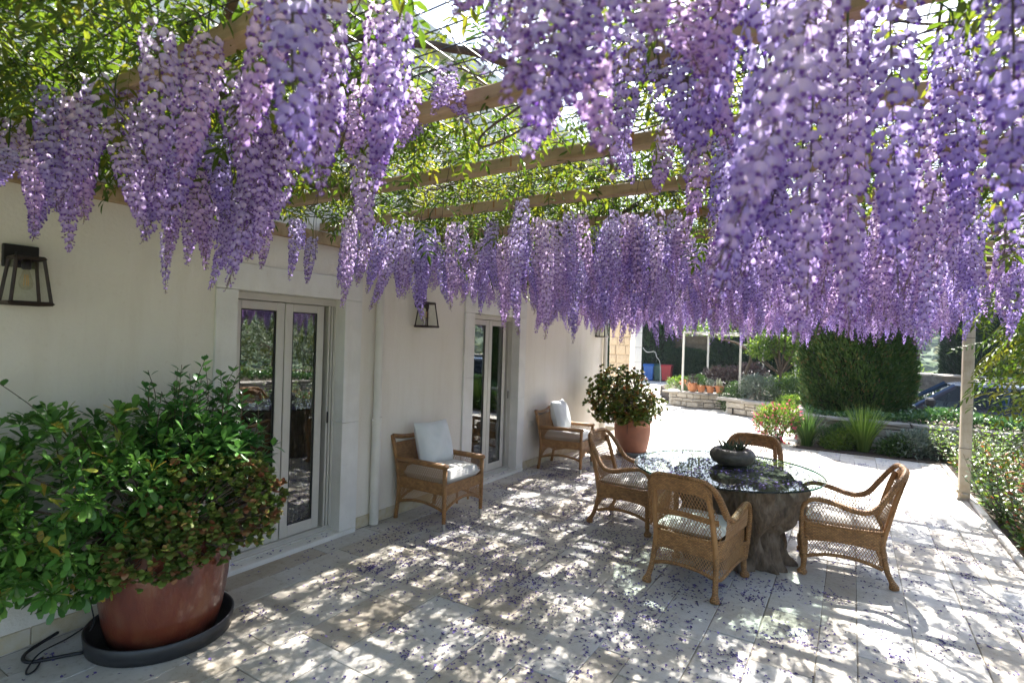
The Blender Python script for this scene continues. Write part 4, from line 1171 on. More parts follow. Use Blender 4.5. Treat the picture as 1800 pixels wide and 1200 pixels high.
# ---- generic shrubs, trees
def leaf_cloud(g, lobes, n, T, bias=.5, lo=.55, jit=.45, sc_=(.7, 1.25), up=.3, mat=0, cut=None):
    """leaves through the outer volume of a union of ellipsoids."""
    vol = np.array([r[0] * r[1] * r[2] for c, r in lobes]) ** .67; cnt = (vol / vol.sum() * n).astype(int)
    for (c, r), m in zip(lobes, cnt):
        if m < 1: continue
        u = unit(m); k = lo + (1.02 - lo) * G.random(m) ** .6
        lump = 1 + .16 * np.sin(u[:, 0] * 6 + c[0] * 5) * np.cos(u[:, 1] * 5 + c[1] * 3) + .10 * np.sin(u[:, 2] * 11 + u[:, 0] * 9)
        P = np.array(c) + u * np.array(r) * (k * lump)[:, None]
        D = u * bias + unit(m) * jit + np.array([0, 0, up])
        if cut is not None:
            ok = cut(P); P = P[ok]; D = D[ok]; m = len(P)
        s_ = G.uniform(*sc_, m)
        tt = Geo(); tt.put(T); tt.M[0][:] = mat
        g.scatter(tt, frames(D, G.uniform(-.8, .8, m)) * s_[:, None, None], P)
def shrub(name, label, cat, loc, lobes, n, T, mat, stems=6, group=None, extra=None, stemr=.012, up=.3, lo=.5):
    t = thing(name, label, cat, loc, group=group)
    g = Geo(); leaf_cloud(g, lobes, n, T, up=up, lo=lo)
    part('foliage', g, mat, t, True, kind='stuff')
    s = Geo()
    for c, r in lobes:
        for _ in range(stems):
            u = unit(1)[0]; e = np.array(c) + u * np.array(r) * .8
            s.tube(smoothpath([(R.uniform(-.05, .05), R.uniform(-.05, .05), -.03), np.array(c) * [.6, .6, .45] + G.normal(size=3) * .04, e], 4), np.linspace(stemr, stemr * .3, 9), 5, 0, False)
    part('stems', s, M['trunk'], t, kind='stuff')
    if extra: extra(t)
    return t
def flowers(t, lobes, n, mat, T, sc_=(.7, 1.2), up=.2):
    g = Geo(); leaf_cloud(g, lobes, n, T, .8, .9, .4, sc_, up); part('blossom', g, mat, t, True, kind='stuff')
def strap_clump(name, label, loc, n, L, mat, wd=.014, spread=.8, group=None, cat='grass clump'):
    t = thing(name, label, cat, loc, group=group); g = Geo()
    for i in range(n):
        a = R.random() * 6.28; s_ = R.random() ** .7 * spread; l = L * R.uniform(.6, 1.1)
        b = np.array([math.cos(a), math.sin(a), 0]) * R.random() * .1
        V = []; x = np.array([-math.sin(a), math.cos(a), 0])
        for q in (0, .3, .6, .85, 1):
            p = b + np.array([math.cos(a) * s_ * l * q ** 1.5, math.sin(a) * s_ * l * q ** 1.5, l * (q - .32 * s_ * q * q)])
            w_ = wd * (1 - q ** 2) * .5 + .0008; V += [p - x * w_, p + x * w_]
        g.add(V, [(2 * k, 2 * k + 1, 2 * k + 3, 2 * k + 2) for k in range(4)], 0, None, R.random())
    part('blades', g, mat, t, True, kind='stuff'); return t
L5 = leaf_geo(.06, .03); L8 = leaf_geo(.08, .042); LQ = quad_leaf(.06, .03); LQ10 = quad_leaf(.1, .05); LQ14 = quad_leaf(.16, .08); LN = leaf_geo(.09, .02, shape='lance')

# clipped cypress: lobed, flat-sided column
def cypress(name, label, loc, rx, ry, h, mat, n, spray=(.10, .03), flat=4.0, top=.55, group=None, corecol='cypcore'):
    t = thing(name, label, 'cypress tree', loc, group=group)
    def rad_at(q): return (1 - max(0, (q - top) / (1 - top)) ** 2.0) ** .6 * (.90 + .10 * min(1, q * 6)) if q < 1 else 0
    g = Geo(); m = n
    q = G.random(m) ** .95; a = G.random(m) * 2 * math.pi
    rr = np.array([rad_at(x) for x in q]) * (1 + .07 * np.sin(a * 5 + 9 * q) + .06 * np.sin(a * 11 + 17 * q) + G.normal(size=m) * .025 - .10 * (G.random(m) < .3) * G.random(m))
    se = (np.abs(np.cos(a)) ** flat + np.abs(np.sin(a)) ** flat) ** (-1 / flat)
    P = np.c_[np.cos(a) * rx * rr * se, np.sin(a) * ry * rr * se, q * h]
    D = np.c_[np.cos(a) * .55, np.sin(a) * .55, np.full(m, .85)] + unit(m) * .42
    T = quad_leaf(*spray); s_ = G.uniform(.6, 1.4, m)
    g.scatter(T, frames(D, G.uniform(-1, 1, m)) * s_[:, None, None], P)
    part('crown', g, mat, t, False, kind='stuff')
    c = Geo(); c.lathe([(max(.02, rx * rad_at(k / 12) * .84), .02 + h * k / 12 * .97) for k in range(13)], 28, 0, 0, 0, 1, ry / rx); part('dark_core', c, M['cypcore'], t, True)  # added solid core, coloured dark like a shaded inside, blocks the crown
    c = Geo(); c.tube([(0, 0, -.1), (0, 0, h * .3)], .12, 10); part('trunk', c, M['trunk'], t, True)
    return t
M['cypcore'] = pm('cypress_dark_core', (.022, .028, .012), (.012, .014, .008), rough=1, scale=14)  # dark tone of the added core, standing in for shade within the crown
cyp = cypress('clipped_cypress', 'broad clipped cypress column standing on the stone walled bank', (3.82, 13.35, .44), .92, .87, 3.55, M['cyp'], 52000, (.085, .034), 2.4, .25)
g = Geo(); m = 320; a = G.random(m) * 6.28; q = G.random(m)
P = np.c_[np.cos(a) * .97, np.sin(a) * .90, .2 + q * 2.2]; g.scatter(quad_leaf(.035, .03), frames(np.c_[np.cos(a), np.sin(a), a * 0] + unit(m) * .5) * G.uniform(.5, 1, m)[:, None, None], P)
part('cones', g, M['cream'], cyp, kind='stuff')
cypress('tall_cypress', 'dark cypress beyond the drive, left one of the pair behind the pergola post', (6.98, 24.2, -.7), .5, .5, 8.5, M['cypdark'], 9000, (.24, .07), 2, .35, 'dark cypresses beyond the drive')
cypress('tall_cypress', 'dark cypress beyond the drive, broader one of the pair behind the pergola post', (7.62, 23.9, -.7), .66, .62, 7.4, M['cypdark'], 10000, (.24, .07), 2, .35, 'dark cypresses beyond the drive')
# hedge and ground cover on the bank
g = Geo()
n = 15000; P = np.c_[3.0 + 6.2 * G.random(n) ** .8, G.uniform(11.85, 13.0, n), np.full(n, .5)]
hgt = .10 + .05 * np.sin(P[:, 0] * 5) + np.clip((P[:, 0] - 4.4) * 3, 0, 1) * .13; P[:, 2] = .47 + hgt * G.random(len(P)) ** .5
P[:, 1] += np.interp(P[:, 0], [3, 3.25, 4.2, 5.9, 7.4, 8.4, 9.2], [.3, .05, -.02, -.07, -.85, -2.4, -4.4])
g.scatter(leaf_geo(.06, .035, shape='ovate'), frames(unit(len(P)) * .6 + [0, -.2, .6], G.uniform(-.5, .5, len(P))) * G.uniform(.7, 1.4, len(P))[:, None, None], P)
link('ground_cover', g.mesh('ground_cover', M['hedge'], True), kind='stuff', label='glossy green ground cover and low hedge along the top of the retaining wall', cat='hedge')
g = Geo(); n = 5000; P = np.c_[G.uniform(9.1, 15, n), G.uniform(-2, 11, n), np.full(n, .47)]; P[:, 2] += G.random(n) * .22
P = P[P[:, 1] < 16 - P[:, 0] * .6]
g.scatter(leaf_geo(.13, .05, shape='lance'), frames(unit(len(P)) * .6 + [0, 0, .9]) * G.uniform(.7, 1.4, len(P))[:, None, None], P)
link('bank_grass', g.mesh('bank_grass', M['bright'], True), kind='stuff', label='bright green grass along the top of the bank, mirrored in the door glass', cat='grass')
# plants at the foot of the retaining wall
strap_clump('grass_clump', 'dark green strappy clump beside the pink flowers at the wall foot', (3.12, 11.28, 0), 260, .74, M['mid'], .02, .75, 'strappy clumps at the wall foot')
strap_clump('grass_clump', 'bright green strappy clump in the middle of the stone wall foot', (3.98, 11.33, 0), 340, .86, M['bright'], .018, .62, 'strappy clumps at the wall foot')
lob = [((0, 0, .34), (.36, .3, .34)), ((.15, -.1, .5), (.25, .22, .25)), ((-.2, .1, .4), (.22, .2, .26))]
shrub('flowering_shrub', 'loose shrub with pink trumpet flowers at the terrace corner', 'flowering shrub', (2.62, 11.35, 0), lob, 2600, LN, M['bright'], 6, extra=lambda t: flowers(t, lob, 300, M['pinkflower'], leaf_geo(.055, .045, .6, .3, shape='round')), up=.7)
for x, y, s_, lb, mt in ((3.55, 11.42, .9, 'low dark green bush between the two strappy clumps', 'mid'), (4.62, 11.32, 1.0, 'grey green feathery bush right of the bright strappy clump', 'silver'), (5.02, 11.4, .8, 'silvery low bush near the foot of the pergola post', 'silver'), (3.52, 11.2, .55, 'small ferny bush in front of the wall between the strappy clumps', 'bright'), (4.35, 11.2, .6, 'leafy green bush hugging the right side of the bright clump', 'mid')):
    shrub('low_bush', lb, 'bush', (x, y, 0), [((0, 0, .2 * s_), (.33 * s_, .26 * s_, .22 * s_)), ((.12, .1, .26 * s_), (.2, .2, .2))], 1300, LN if mt == 'silver' else L5, M[mt], 4, 'low bushes at the wall foot')
# bed on the right: stems with upright leafy shoots
def shoots(name, label, loc, n, h, mat, T, spread=.35, group='leafy plants in the rose bed', cat='plant', nl=(14, 22), low=.1, nparts=0):
    t = thing(name, label, cat, loc, group=group); st = Geo(); items = []
    for i in range(n):
        a = R.random() * 6.28; r0 = R.random() ** .5 * spread
        b = np.array([math.cos(a) * r0 * .5, math.sin(a) * r0 * .5, 0]); e = np.array([math.cos(a) * r0 * 1.5, math.sin(a) * r0 * 1.5, h * R.uniform(.6, 1.1)])
        path = smoothpath([b, (b + e) / 2 + G.normal(size=3) * .03, e], 6)
        st.tube(path, np.linspace(.006, .002, len(path)), 4, 0, False)
        k = R.randint(*nl)
        for j in range(k):
            q = low + (1 - low) * (j + R.random() * .5) / k; p = path[min(len(path) - 1, int(q * (len(path) - 1)))]
            aa = j * 2.4 + a; d = np.array([math.cos(aa), math.sin(aa), .35 + .5 * q])
            items.append(('leaf', d, p, R.uniform(-.4, .4), R.uniform(.7, 1.2) * (1.15 - .45 * q), R.random()))
    leafset(t, items, {'leaf': (T, mat)}, nparts)
    part('stems', st, M['trunk'], t, kind='stuff'); return t
bed = [((5.38, 10.45), .62, 'bright', 'pale green upright plant at the far end of the rose bed', L5), ((5.75, 10.75), .55, 'mid', 'mid green plant by the retaining wall behind the post', L5),
       ((5.42, 9.55), .72, 'bright', 'pale green leafy plant just beyond the pergola post', L8), ((5.95, 9.9), .6, 'mid', 'dark green plant behind the pale leafy one', L8),
       ((5.5, 8.75), .66, 'rosy', 'rose bush with red young leaves beside the pergola post', L8), ((6.05, 8.9), .7, 'bright', 'bushy light green plant deep in the rose bed', L8),
       ((5.52, 7.95), .62, 'rosy', 'rose bush with orange and red leaf tips nearer than the post', L8), ((6.1, 8.0), .72, 'mid', 'tall green plant behind the orange tipped rose bush', L8),
       ((5.5, 7.2), .58, 'rosy', 'low rose bush at the right picture edge, red and green leaves', L8), ((6.05, 7.1), .7, 'bright', 'light green plant cut by the right picture edge', L8),
       ((5.42, 6.5), .42, 'rosy', 'small reddish rose bush nearest along the kerb', L8), ((6.6, 9.6), .8, 'bright', 'tall pale plant at the back of the rose bed', L8), ((5.3, 11.1), .6, 'bright', 'pale leafy plant in the corner between kerb and stone wall', L8), ((5.3, 10.0), .85, 'bright', 'tall pale green shoots just left of the pergola post', L8), ((5.32, 7.5), .6, 'mid', 'green plant leaning over the kerb nearer than the post', L8)]
g = Geo(); n = 5200; P = np.c_[5.12 + 2.6 * G.random(n) ** 1.5, G.uniform(4.6, 11.0, n), np.zeros(n)]
P[:, 2] = .02 + (.10 + .34 * np.clip((P[:, 0] - 5.1) * 1.6, .1, 1)) * G.random(n) * (.7 + .3 * np.sin(P[:, 1] * 4 + P[:, 0] * 3))
for k, (mt, nm, lb) in enumerate((('mid', 'bed_foliage', 'green undergrowth filling the rose bed up to the kerb'), ('rosy', 'bed_foliage', 'red tinged young leaves scattered through the rose bed'), ('bright', 'bed_foliage', 'light green leaves scattered through the rose bed'))):
    q = P[k::3]; gg = Geo(); gg.scatter(L8, frames(unit(len(q)) * .7 + [-.3, -.3, .5], G.uniform(-.6, .6, len(q))) * G.uniform(.6, 1.2, len(q))[:, None, None], q)
    link(nm, gg.mesh(nm, M[mt], True), kind='stuff', label=lb, cat='undergrowth')
for k, ((x, y), h, mt, lb, T) in enumerate(bed):
    shoots('bed_plant', lb, (x, y, 0), 20 if h > .5 else 14, h * 1.1, M[mt], T, .36, nparts=22 if y < 9 else 0)
    if k % 2 == 0:
        pass
# planting bed further off
shrub('grey_bush', 'rounded grey green bush left of the stone planter end', 'bush', (1.72, 15.75, .28), [((0, 0, .36), (.5, .45, .4)), ((-.2, .1, .5), (.3, .3, .25))], 2600, LQ, M['silver'], 5)
shrub('green_bush', 'dark green bush draped over the gap between the two planter walls', 'bush', (.98, 15.95, .2), [((0, 0, .1), (.32, .4, .34))], 1300, LQ, M['mid'], 4)
for k, (x, y, s_, mt, lb) in enumerate(((2.35, 15.7, 1.0, 'mid', 'green bush below the small tree beside the cypress'), (2.6, 16.7, 1.3, 'bright', 'light green bush in sun left of the clipped cypress'), (1.95, 17.3, 1.0, 'mid', 'leafy bush behind the rounded grey bush'), (-.95, 17.6, .7, 'bright', 'pale bush at the left end of the potted wall'), (-.35, 17.2, .8, 'mid', 'low green plant behind the white steel post'), (.95, 17.2, .7, 'mid', 'green plants behind the clay pots'), (2.55, 14.5, .55, 'bright', 'bright yellow green plant on the planter end by the drive'))):
    shrub('garden_bush', lb, 'bush', (x, y, .25), [((0, 0, .34 * s_), (.48 * s_, .4 * s_, .38 * s_)), ((.2 * s_, .1, .5 * s_), (.3 * s_, .3 * s_, .26 * s_))], int(2200 * s_), LQ, M[mt], 4, 'bushes in the far planting bed')
shrub('geranium', 'red flowering geranium behind the first clay pot', 'flowering plant', (-.35, 16.75, .3), [((0, 0, .2), (.3, .25, .2))], 700, LQ, M['mid'], 3, extra=lambda t: flowers(t, [((-.1, -.1, .34), (.14, .1, .06))], 60, M['redflower'], LQ))
for x, y, s_, lb in ((1.0, 18.4, 1.0, 'purple leaved bush behind the clay pots'), (.3, 18.0, .85, 'smaller purple leaved bush under the steel frame')):
    shrub('purple_bush', lb, 'bush', (x, y, .25), [((0, 0, .5 * s_), (.7 * s_, .6 * s_, .5 * s_))], 2200, LQ10, M['purpleleaf'], 4, 'purple bushes under the steel frame')
# small tree with a bright crown
def tree(name, label, loc, h, crown, n, T, mat, tr=.07, group=None, branches=7, cat='tree'):
    t = thing(name, label, cat, loc, group=group)
    s = Geo(); top = np.array([R.uniform(-.1, .1), R.uniform(-.1, .1), h])
    s.tube(smoothpath([(0, 0, -.2), (.05, .02, h * .5), top], 6), np.linspace(tr, tr * .65, 13), 8, 0, False)
    for c, r in crown:
        for _ in range(branches):
            e = np.array(c) + unit(1)[0] * np.array(r) * .75
            s.tube(smoothpath([top * [1, 1, .98], (top + e) / 2 + G.normal(size=3) * .08 * h * .3, e], 5), np.linspace(tr * .5, tr * .1, 11), 5, 0, False)
    part('trunk', s, M['trunk'], t, True)
    g = Geo(); leaf_cloud(g, crown, n, T, .4, .35, .7, (.6, 1.4), .1); part('crown', g, mat, t, True, kind='stuff')
    return t
tree('citrus_tree', 'small bright leaved tree with a forked trunk left of the clipped cypress', (2.05, 16.6, .3), .75, [((-.4, -.1, 1.45), (.42, .4, .32)), ((.15, .1, 1.75), (.5, .45, .4)), ((-.1, 0, 2.3), (.5, .45, .35)), ((.45, .1, 1.3), (.3, .35, .3))], 3600, LQ10, M['bright'], .055)
# dark trees closing the view
def bigtree(k, x, y, h, r, mt, lb, name='dark_tree', nn=4200):
    cr = []
    for i in range(7):
        a = R.random() * 6.28; q = R.uniform(.25, .95)
        cr.append(((math.cos(a) * r * .5 * (1.1 - q), math.sin(a) * r * .5 * (1.1 - q), h * q), (r * R.uniform(.5, .75), r * R.uniform(.5, .75), h * .2)))
    tree(name, lb, (x, y, 0), h * .35, cr, nn, LQ14, M[mt], .14, 'dark trees behind the garden', 4)
for k, a in enumerate(((-6.2, 29.5, 7, 2.4, 'darkleaf', 'dense dark tree behind the blue bin'), (-3.4, 30, 8, 2.6, 'darkleaf', 'tall dark tree behind the red bin'), (-.6, 30, 7.5, 2.2, 'darkleaf', 'dark tree over the brown garden wall'), (2.2, 30.5, 8, 2.6, 'darkleaf', 'dark tree behind the far end of the steel frame'), (4.2, 27.5, 6, 1.6, 'mid', 'mid green tree seen between the small tree and the clipped cypress'), (-9, 30, 8, 3, 'darkleaf', 'dark tree showing past the stone pillar'))):
    bigtree(k, *a)
cypress('dark_hedge', 'tall dark clipped conifer behind the steel frame', (.95, 24.6, .25), 1.15, .7, 5.2, M['cypdark'], 12000, (.24, .07), 3, .7)
cypress('dark_hedge', 'second dark clipped conifer in shade left of the clipped cypress', (3.0, 25.2, .25), 1.0, .7, 4.6, M['cypdark'], 10000, (.24, .07), 3, .7)
for k, (x, y, h, r, mt, lb) in enumerate(((5.3, 30, 3.2, 1.3, 'bright', 'sunlit pale tree above the boundary wall'), (6.1, 33, 3.0, 1.4, 'bright', 'second pale tree beyond the boundary wall'), (9.5, 29, 3.4, 1.7, 'mid', 'green tree right of the dark cypresses'), (11.5, 27, 4, 1.9, 'mid', 'green tree at the right edge beyond the drive'))):
    t = tree('garden_tree', lb, (x, y, -2.0), 1.2, [((0, 0, h * .7), (r, r, h * .33)), ((r * .5, 0, h * .5), (r * .7, r * .7, h * .25)), ((-r * .5, .2, h * .55), (r * .6, r * .6, h * .25))], 2200, LQ14, M[mt], .1, 'pale trees beyond the drive')
# olives on the bank to the right, mirrored in the door glass
for k, (x, y, h, r, mt, lb) in enumerate(((11.0, 12.3, 2.3, 1.5, 'olive', 'olive tree at the near corner of the bank'), (12.6, 9.5, 2.5, 1.7, 'olive', 'olive tree halfway along the bank'), (13.2, 6.5, 2.6, 1.7, 'olive', 'olive tree on the bank opposite the first door'), (13.2, 3.2, 2.6, 1.7, 'darkleaf', 'dark leaved tree on the bank among the grey olives'), (15.5, 13.5, 3.2, 2.0, 'olive', 'olive tree past the end of the drive'), (17.5, 10.5, 3.4, 2.2, 'mid', 'green tree behind the olives on the bank'), (17, 7, 3.2, 2.1, 'olive', 'olive tree behind the bank'), (17, 3, 3.2, 2.2, 'mid', 'green tree at the south end of the bank'))):
    tree('olive_tree', lb, (x, y, .4), .6, [((0, 0, h * .55), (r, r, h * .42)), ((r * .5, .2, h * .4), (r * .7, r * .7, h * .35)), ((-r * .4, -.3, h * .45), (r * .7, r * .7, h * .35))], 2600, quad_leaf(.15, .05), M[mt], .12, 'olive trees on the bank')
for k, (x, y, rx, ry, h, lb) in enumerate(((-5.4, 27.0, 1.5, .35, 3.4, 'dark evergreen screen directly behind the blue bin'), (-3.2, 27.25, 1.0, .3, 1.5, 'low dark evergreen mass behind the red bin'), (-1.0, 27.2, .8, .4, 3.0, 'dark evergreen between the meter box and the conifer'))):
    cypress('evergreen_screen', lb, (x, y, 0), rx, ry, h, M['darkleaf'], 6500, (.2, .09), 4, .8, 'evergreens against the brown garden wall')
HAZE = .0005
# ================================================================== far garden things
for (x, r, h, mt, mat2, key, lb) in ((-.12, .155, .25, 'terra3', 'purpleleaf', 0, 'widest clay pot on the planter wall, with dry reddish plant'), (.12, .12, .2, 'terra3', 'mid', 1, 'clay pot on the planter wall with low green plant'), (.37, .115, .2, 'terra3', 'silver', 2, 'clay pot on the planter wall with pale silvery rosette'), (.62, .115, .21, 'terra3', 'cream', 3, 'clay pot on the planter wall with upright cream leaves')):
    t = thing('clay_pot', lb, 'plant pot', (x, 16.22, .438), group='clay pots on the planter wall')
    g = Geo()
    if key == 0: g.lathe([(r * .6, 0), (r * .85, .06), (r, .15), (r * .95, .21), (r * .9, .225), (r * 1.02, .25), (r * .85, .25), (r * .8, .2), (0, .2)], 24)
    else: g.lathe([(r * .68, 0), (r * .93, h * .76), (r * 1.02, h * .77), (r * 1.06, h), (r * .9, h), (r * .85, h * .85), (0, h * .85)], 24)
    part('pot', g, M[mt], t, False)
    g = Geo()
    if key == 3:
        for i in range(26):
            a = R.random() * 6.28; q = R.random() * .07
            g.tube([(math.cos(a) * q, math.sin(a) * q, h * .85), (math.cos(a) * q * 1.4, math.sin(a) * q * 1.4, h + R.uniform(.1, .24))], [.018, .006], 4, tint=R.random())
    else: leaf_cloud(g, [((0, 0, h + .06), (r * 1.1, r * 1.1, .12 if key else .17))], 260, quad_leaf(.05, .025), up=.7, lo=.2)
    part('foliage', g, M[mat2], t, True, kind='stuff')
def bin_(col, loc, lb, rz):
    t = thing('wheelie_bin', lb, 'rubbish bin', loc, rz, 'wheelie bins by the far wall'); t.scale = (.88, .88, .88)
    g = Geo(); w0, w1, d0, d1, h = .21, .265, .24, .31, .84
    V = [(-w0, -d0, .06), (w0, -d0, .06), (w0, d0, .06), (-w0, d0, .06), (-w1, -d1, h), (w1, -d1, h), (w1, d1, h), (-w1, d1, h)]
    g.add(V, [(3, 2, 1, 0), (0, 1, 5, 4), (1, 2, 6, 5), (2, 3, 7, 6), (3, 0, 4, 7)])
    g.box(-w1 - .015, w1 + .015, -d1 - .015, d1 + .015, h - .06, h + .001, 0, .01)
    for x in (-.12, 0, .12): g.box(x - .02, x + .02, -d0 - .055, -d0 - .02, .15, .62, 0, .005)
    part('body', g, col, t)
    g = Geo(); g.grid(lambda u, v: ((u - .5) * (2 * w1 + .05), -d1 - .04 + v * (2 * d1 + .1), h + .02 + .075 * math.sin(math.pi * min(1, v * 1.1)) ** .7), 8, 8)
    g.box(-w1 - .025, w1 + .025, -d1 - .045, -d1 - .02, h, h + .035, 0, .004)
    part('lid', g, col, t, True)
    g = Geo(); g.tube([(-.22, d1 + .06, h - .02), (.22, d1 + .06, h - .02)], .016, 8); g.tube([(-.2, d1, h - .03), (-.2, d1 + .06, h - .02)], .012, 6); g.tube([(.2, d1, h - .03), (.2, d1 + .06, h - .02)], .012, 6); part('handle', g, col, t, True)
    for s_ in (-1, 1):
        g = Geo(); g.tube([(s_ * .2, d0, .1), (s_ * .255, d0, .1)], .1, 16); part('wheel', g, M['tyre'], t)
bin_(M['blue'], (-4.62, 26.2, 0), 'bright blue wheelie bin, first of the three', rad(8))
bin_(M['green'], (-4.2, 26.5, 0), 'dark green wheelie bin squeezed between blue and red', rad(4))
bin_(M['red'], (-3.82, 26.45, 0), 'red wheelie bin at the end of the three', rad(5))
t = thing('steel_frame', 'white steel post frame over the far planting bed', 'garden frame', (0, 0, 0))
posts = [(-.45, 16.35, .42), (1.02, 17.0, .3), (1.42, 18.6, .3), (2.3, 18.9, .3), (-.45, 19.6, .3)]
for x, y, z in posts:
    g = Geo(); g.box(x - .028, x + .028, y - .028, y + .028, z, 2.12); part('post', g, M['frame'], t)
def barp(a, b, z=2.125, n='top_rail'):
    g = Geo(); g.tube([(a[0], a[1], z), (b[0], b[1], z)], .036, 4); part(n, g, M['frame'], t)
for i, (a, b) in enumerate(((0, 1), (1, 3), (2, 3), (0, 4), (4, 2))): barp(posts[a], posts[b], 2.15 - .002 * i)
g = Geo(); pth = smoothpath([(1.2, 17.25, .25), (1.12, 17.2, .9), (1.25, 17.3, 1.5), (.9, 17.4, 1.85), (.4, 17.3, 2.0), (.0, 17.0, 2.2)], 6); g.tube(pth, np.linspace(.05, .02, len(pth)), 7)
vt = link('climbing_vine', None, None, (0, 0, 0)); tag(vt, 'gnarled vine trained up the white steel frame with bright young leaves', 'vine')
part('trunk', g, M['bark'], vt, True)
g = Geo(); leaf_cloud(g, [((.3, 17.2, 2.4), (.9, .5, .35)), ((-.4, 16.6, 2.35), (.5, .4, .3)), ((1.3, 17.4, 2.4), (.6, .5, .3))], 1700, LQ10, up=.1, lo=.2); part('foliage', g, M['bright'], vt, True, kind='stuff')
o = thing('meter_box', 'grey metal meter box on the brown garden wall', 'box', (-3.0, 27.62, .75))
g = Geo(); g.box(-.28, .28, -.1, .15, 0, .75, 0, .01); part('body', g, M['greybox'], o); g = Geo(); g.box(-.25, .25, -.115, -.1, .03, .72, 0, .004); part('door', g, M['greybox'], o)
g = Geo(); g.tube(smoothpath([(-4.3, 24.2, 1.6), (-4.1, 24.2, 1.42), (-3.75, 24.2, 1.44), (-3.65, 24.2, 1.2), (-3.5, 24.2, .95), (-3.45, 24.2, .0)], 6), .009, 6); o = link('pale_branch', g.mesh('pale_branch', M['cushion'], True)); tag(o, 'thin pale bent stem above the blue bin', 'branch')
# ------------------------------------------------------------------ parked car (dark blue off-roader), front towards the left
car = thing('parked_car', 'dark blue off-road car parked behind the hedge, front to the left', 'car', (3.98, 16.0, -.60))
Lc, Wc = 4.6, 1.8
def prof_body(g, prof, y0, y1, mat=0, inset=0.0):
    n = len(prof); V = [(x, y0, z) for x, z in prof] + [(x, y1, z) for x, z in prof]
    F = [tuple(range(n)), tuple(range(n, 2 * n))[::-1]] + [(i, n + i, n + (i + 1) % n, (i + 1) % n) for i in range(n)]
    g.add(V, F, mat)
body = [(0, .55), (.02, .92), (.12, 1.04), (.95, 1.14), (1.10, 1.18), (4.42, 1.24), (4.55, 1.1), (4.58, .55), (4.3, .38), (4.05, .38), (3.98, .62), (3.75, .80), (3.45, .80), (3.22, .62), (3.15, .38), (1.35, .36), (1.28, .62), (1.05, .80), (.75, .80), (.52, .62), (.45, .40)]
g = Geo()
n = len(body)
secs = [(-.9, .0), (-.885, .0), (.885, 0), (.9, 0)]
yv = [(-.86, .985, .03), (-.9, 1.0, 0), (.9, 1.0, 0), (.86, .985, .03)]
V = []
for yy, k, dz in yv:
    for x, z in body: V.append((2.3 + (x - 2.3) * k, yy, .75 + (z - .75) * k))
F = [tuple(range(n)), tuple(3 * n + i for i in range(n))[::-1]]
for s_ in range(3):
    for i in range(n): F.append((s_ * n + i, (s_ + 1) * n + i, (s_ + 1) * n + (i + 1) % n, s_ * n + (i + 1) % n))
g.add(V, F); part('body', g, M['carblue'], car)
# cabin: roof slab on pillars with glass between, sides lean in
zt, zb = 1.70, 1.20
def cab(x, z, side):
    lean = .13 * (z - zb) / (zt - zb); return (x, side * (.86 - lean), z)
g = Geo()
roof = [(1.75, -1), (4.3, -1), (4.3, 1), (1.75, 1)]
rv = [cab(1.72, zt - .03, -1), cab(4.36, zt - .05, -1), cab(4.36, zt - .05, 1), cab(1.72, zt - .03, 1)]
def rf(u, v):
    x = 1.70 + (4.40 - 1.70) * u; y = (v - .5) * 2 * .745
    return (x, y, zt - .035 + .07 * (1 - (2 * v - 1) ** 4) * (1 - (2 * u - 1) ** 6) + .012 * math.sin(u * 3.1))
g.grid(rf, 16, 10); g.grid(lambda u, v: (rf(u, v)[0], rf(u, v)[1], zt - .05), 2, 2, flip=True)
part('roof', g, M['carblue'], car, True)
for s_ in (-1, 1):
    g = Geo(); g.tube([(2.0, s_ * .6, zt + .055), (4.1, s_ * .6, zt + .05)], .018, 8); part('roof_rail', g, M['cardark'], car)
    for (a, b, wd) in (((1.02, zb - .03), (1.72, zt - .04), .05), ((2.52, zb), (2.58, zt - .04), .06), ((3.42, zb), (3.42, zt - .04), .06), ((4.42, zb), (4.36, zt - .05), .07)):
        g = Geo(); p, q = cab(*a, s_), cab(*b, s_); g.tube([p, q], wd, 4, up=(1, 0, 0), squash=(1, .5)); part('pillar', g, M['carblue'], car)
    for (a0, a1, b0, b1) in ((1.10, 2.50, 1.78, 2.56), (2.56, 3.40, 2.60, 3.40), (3.46, 4.38, 3.44, 4.32)):
        g = Geo(); g.add([tuple(np.array(cab(*q, s_)) * [1, .985, 1]) for q in ((a0, zb), (a1, zb), (b1, zt - .05), (b0, zt - .05))], [(0, 1, 2, 3)]); part('window', g, M['carglass'], car)
    g = Geo(); g.box(1.18, 1.36, s_ * .93, s_ * 1.10, 1.20, 1.38, 0, .04); part('wing_mirror', g, M['cardark'], car)
    for x in (.9, 3.6):
        g = Geo(); g.tube([(x, s_ * .70, .36), (x, s_ * .92, .36)], .36, 28); wl = part('wheel', g, M['tyre'], car); g = Geo(); g.tube([(x, s_ * .9, .36), (x, s_ * .93, .36)], .21, 20); part('rim', g, M['metal'], wl)
    for x0, x1 in ((1.25, 2.5), (2.53, 3.38)):
        g = Geo(); g.box(x0, x1, s_ * .9, s_ * .904, .5, 1.17, 0, .001); dr = part('door', g, M['carblue'], car); g = Geo(); g.box(x1 - .2, x1 - .05, s_ * .905, s_ * .925, 1.05, 1.09, 0, .006); part('handle', g, M['cardark'], dr)
    g = Geo(); g.box(3.75, 3.87, s_ * .9, s_ * .905, 1.0, 1.13, 0, .002); part('fuel_flap', g, M['metal'], car)
    g = Geo(); g.box(-.01, .06, s_ * .55, s_ * .82, .78, .95, 0, .02); part('headlight', g, M['carglass'], car)
g = Geo(); g.add([cab(1.04, zb, -1), cab(1.04, zb, 1), cab(1.74, zt - .05, 1), cab(1.74, zt - .05, -1)], [(0, 1, 2, 3)]); part('windscreen', g, M['carglass'], car)
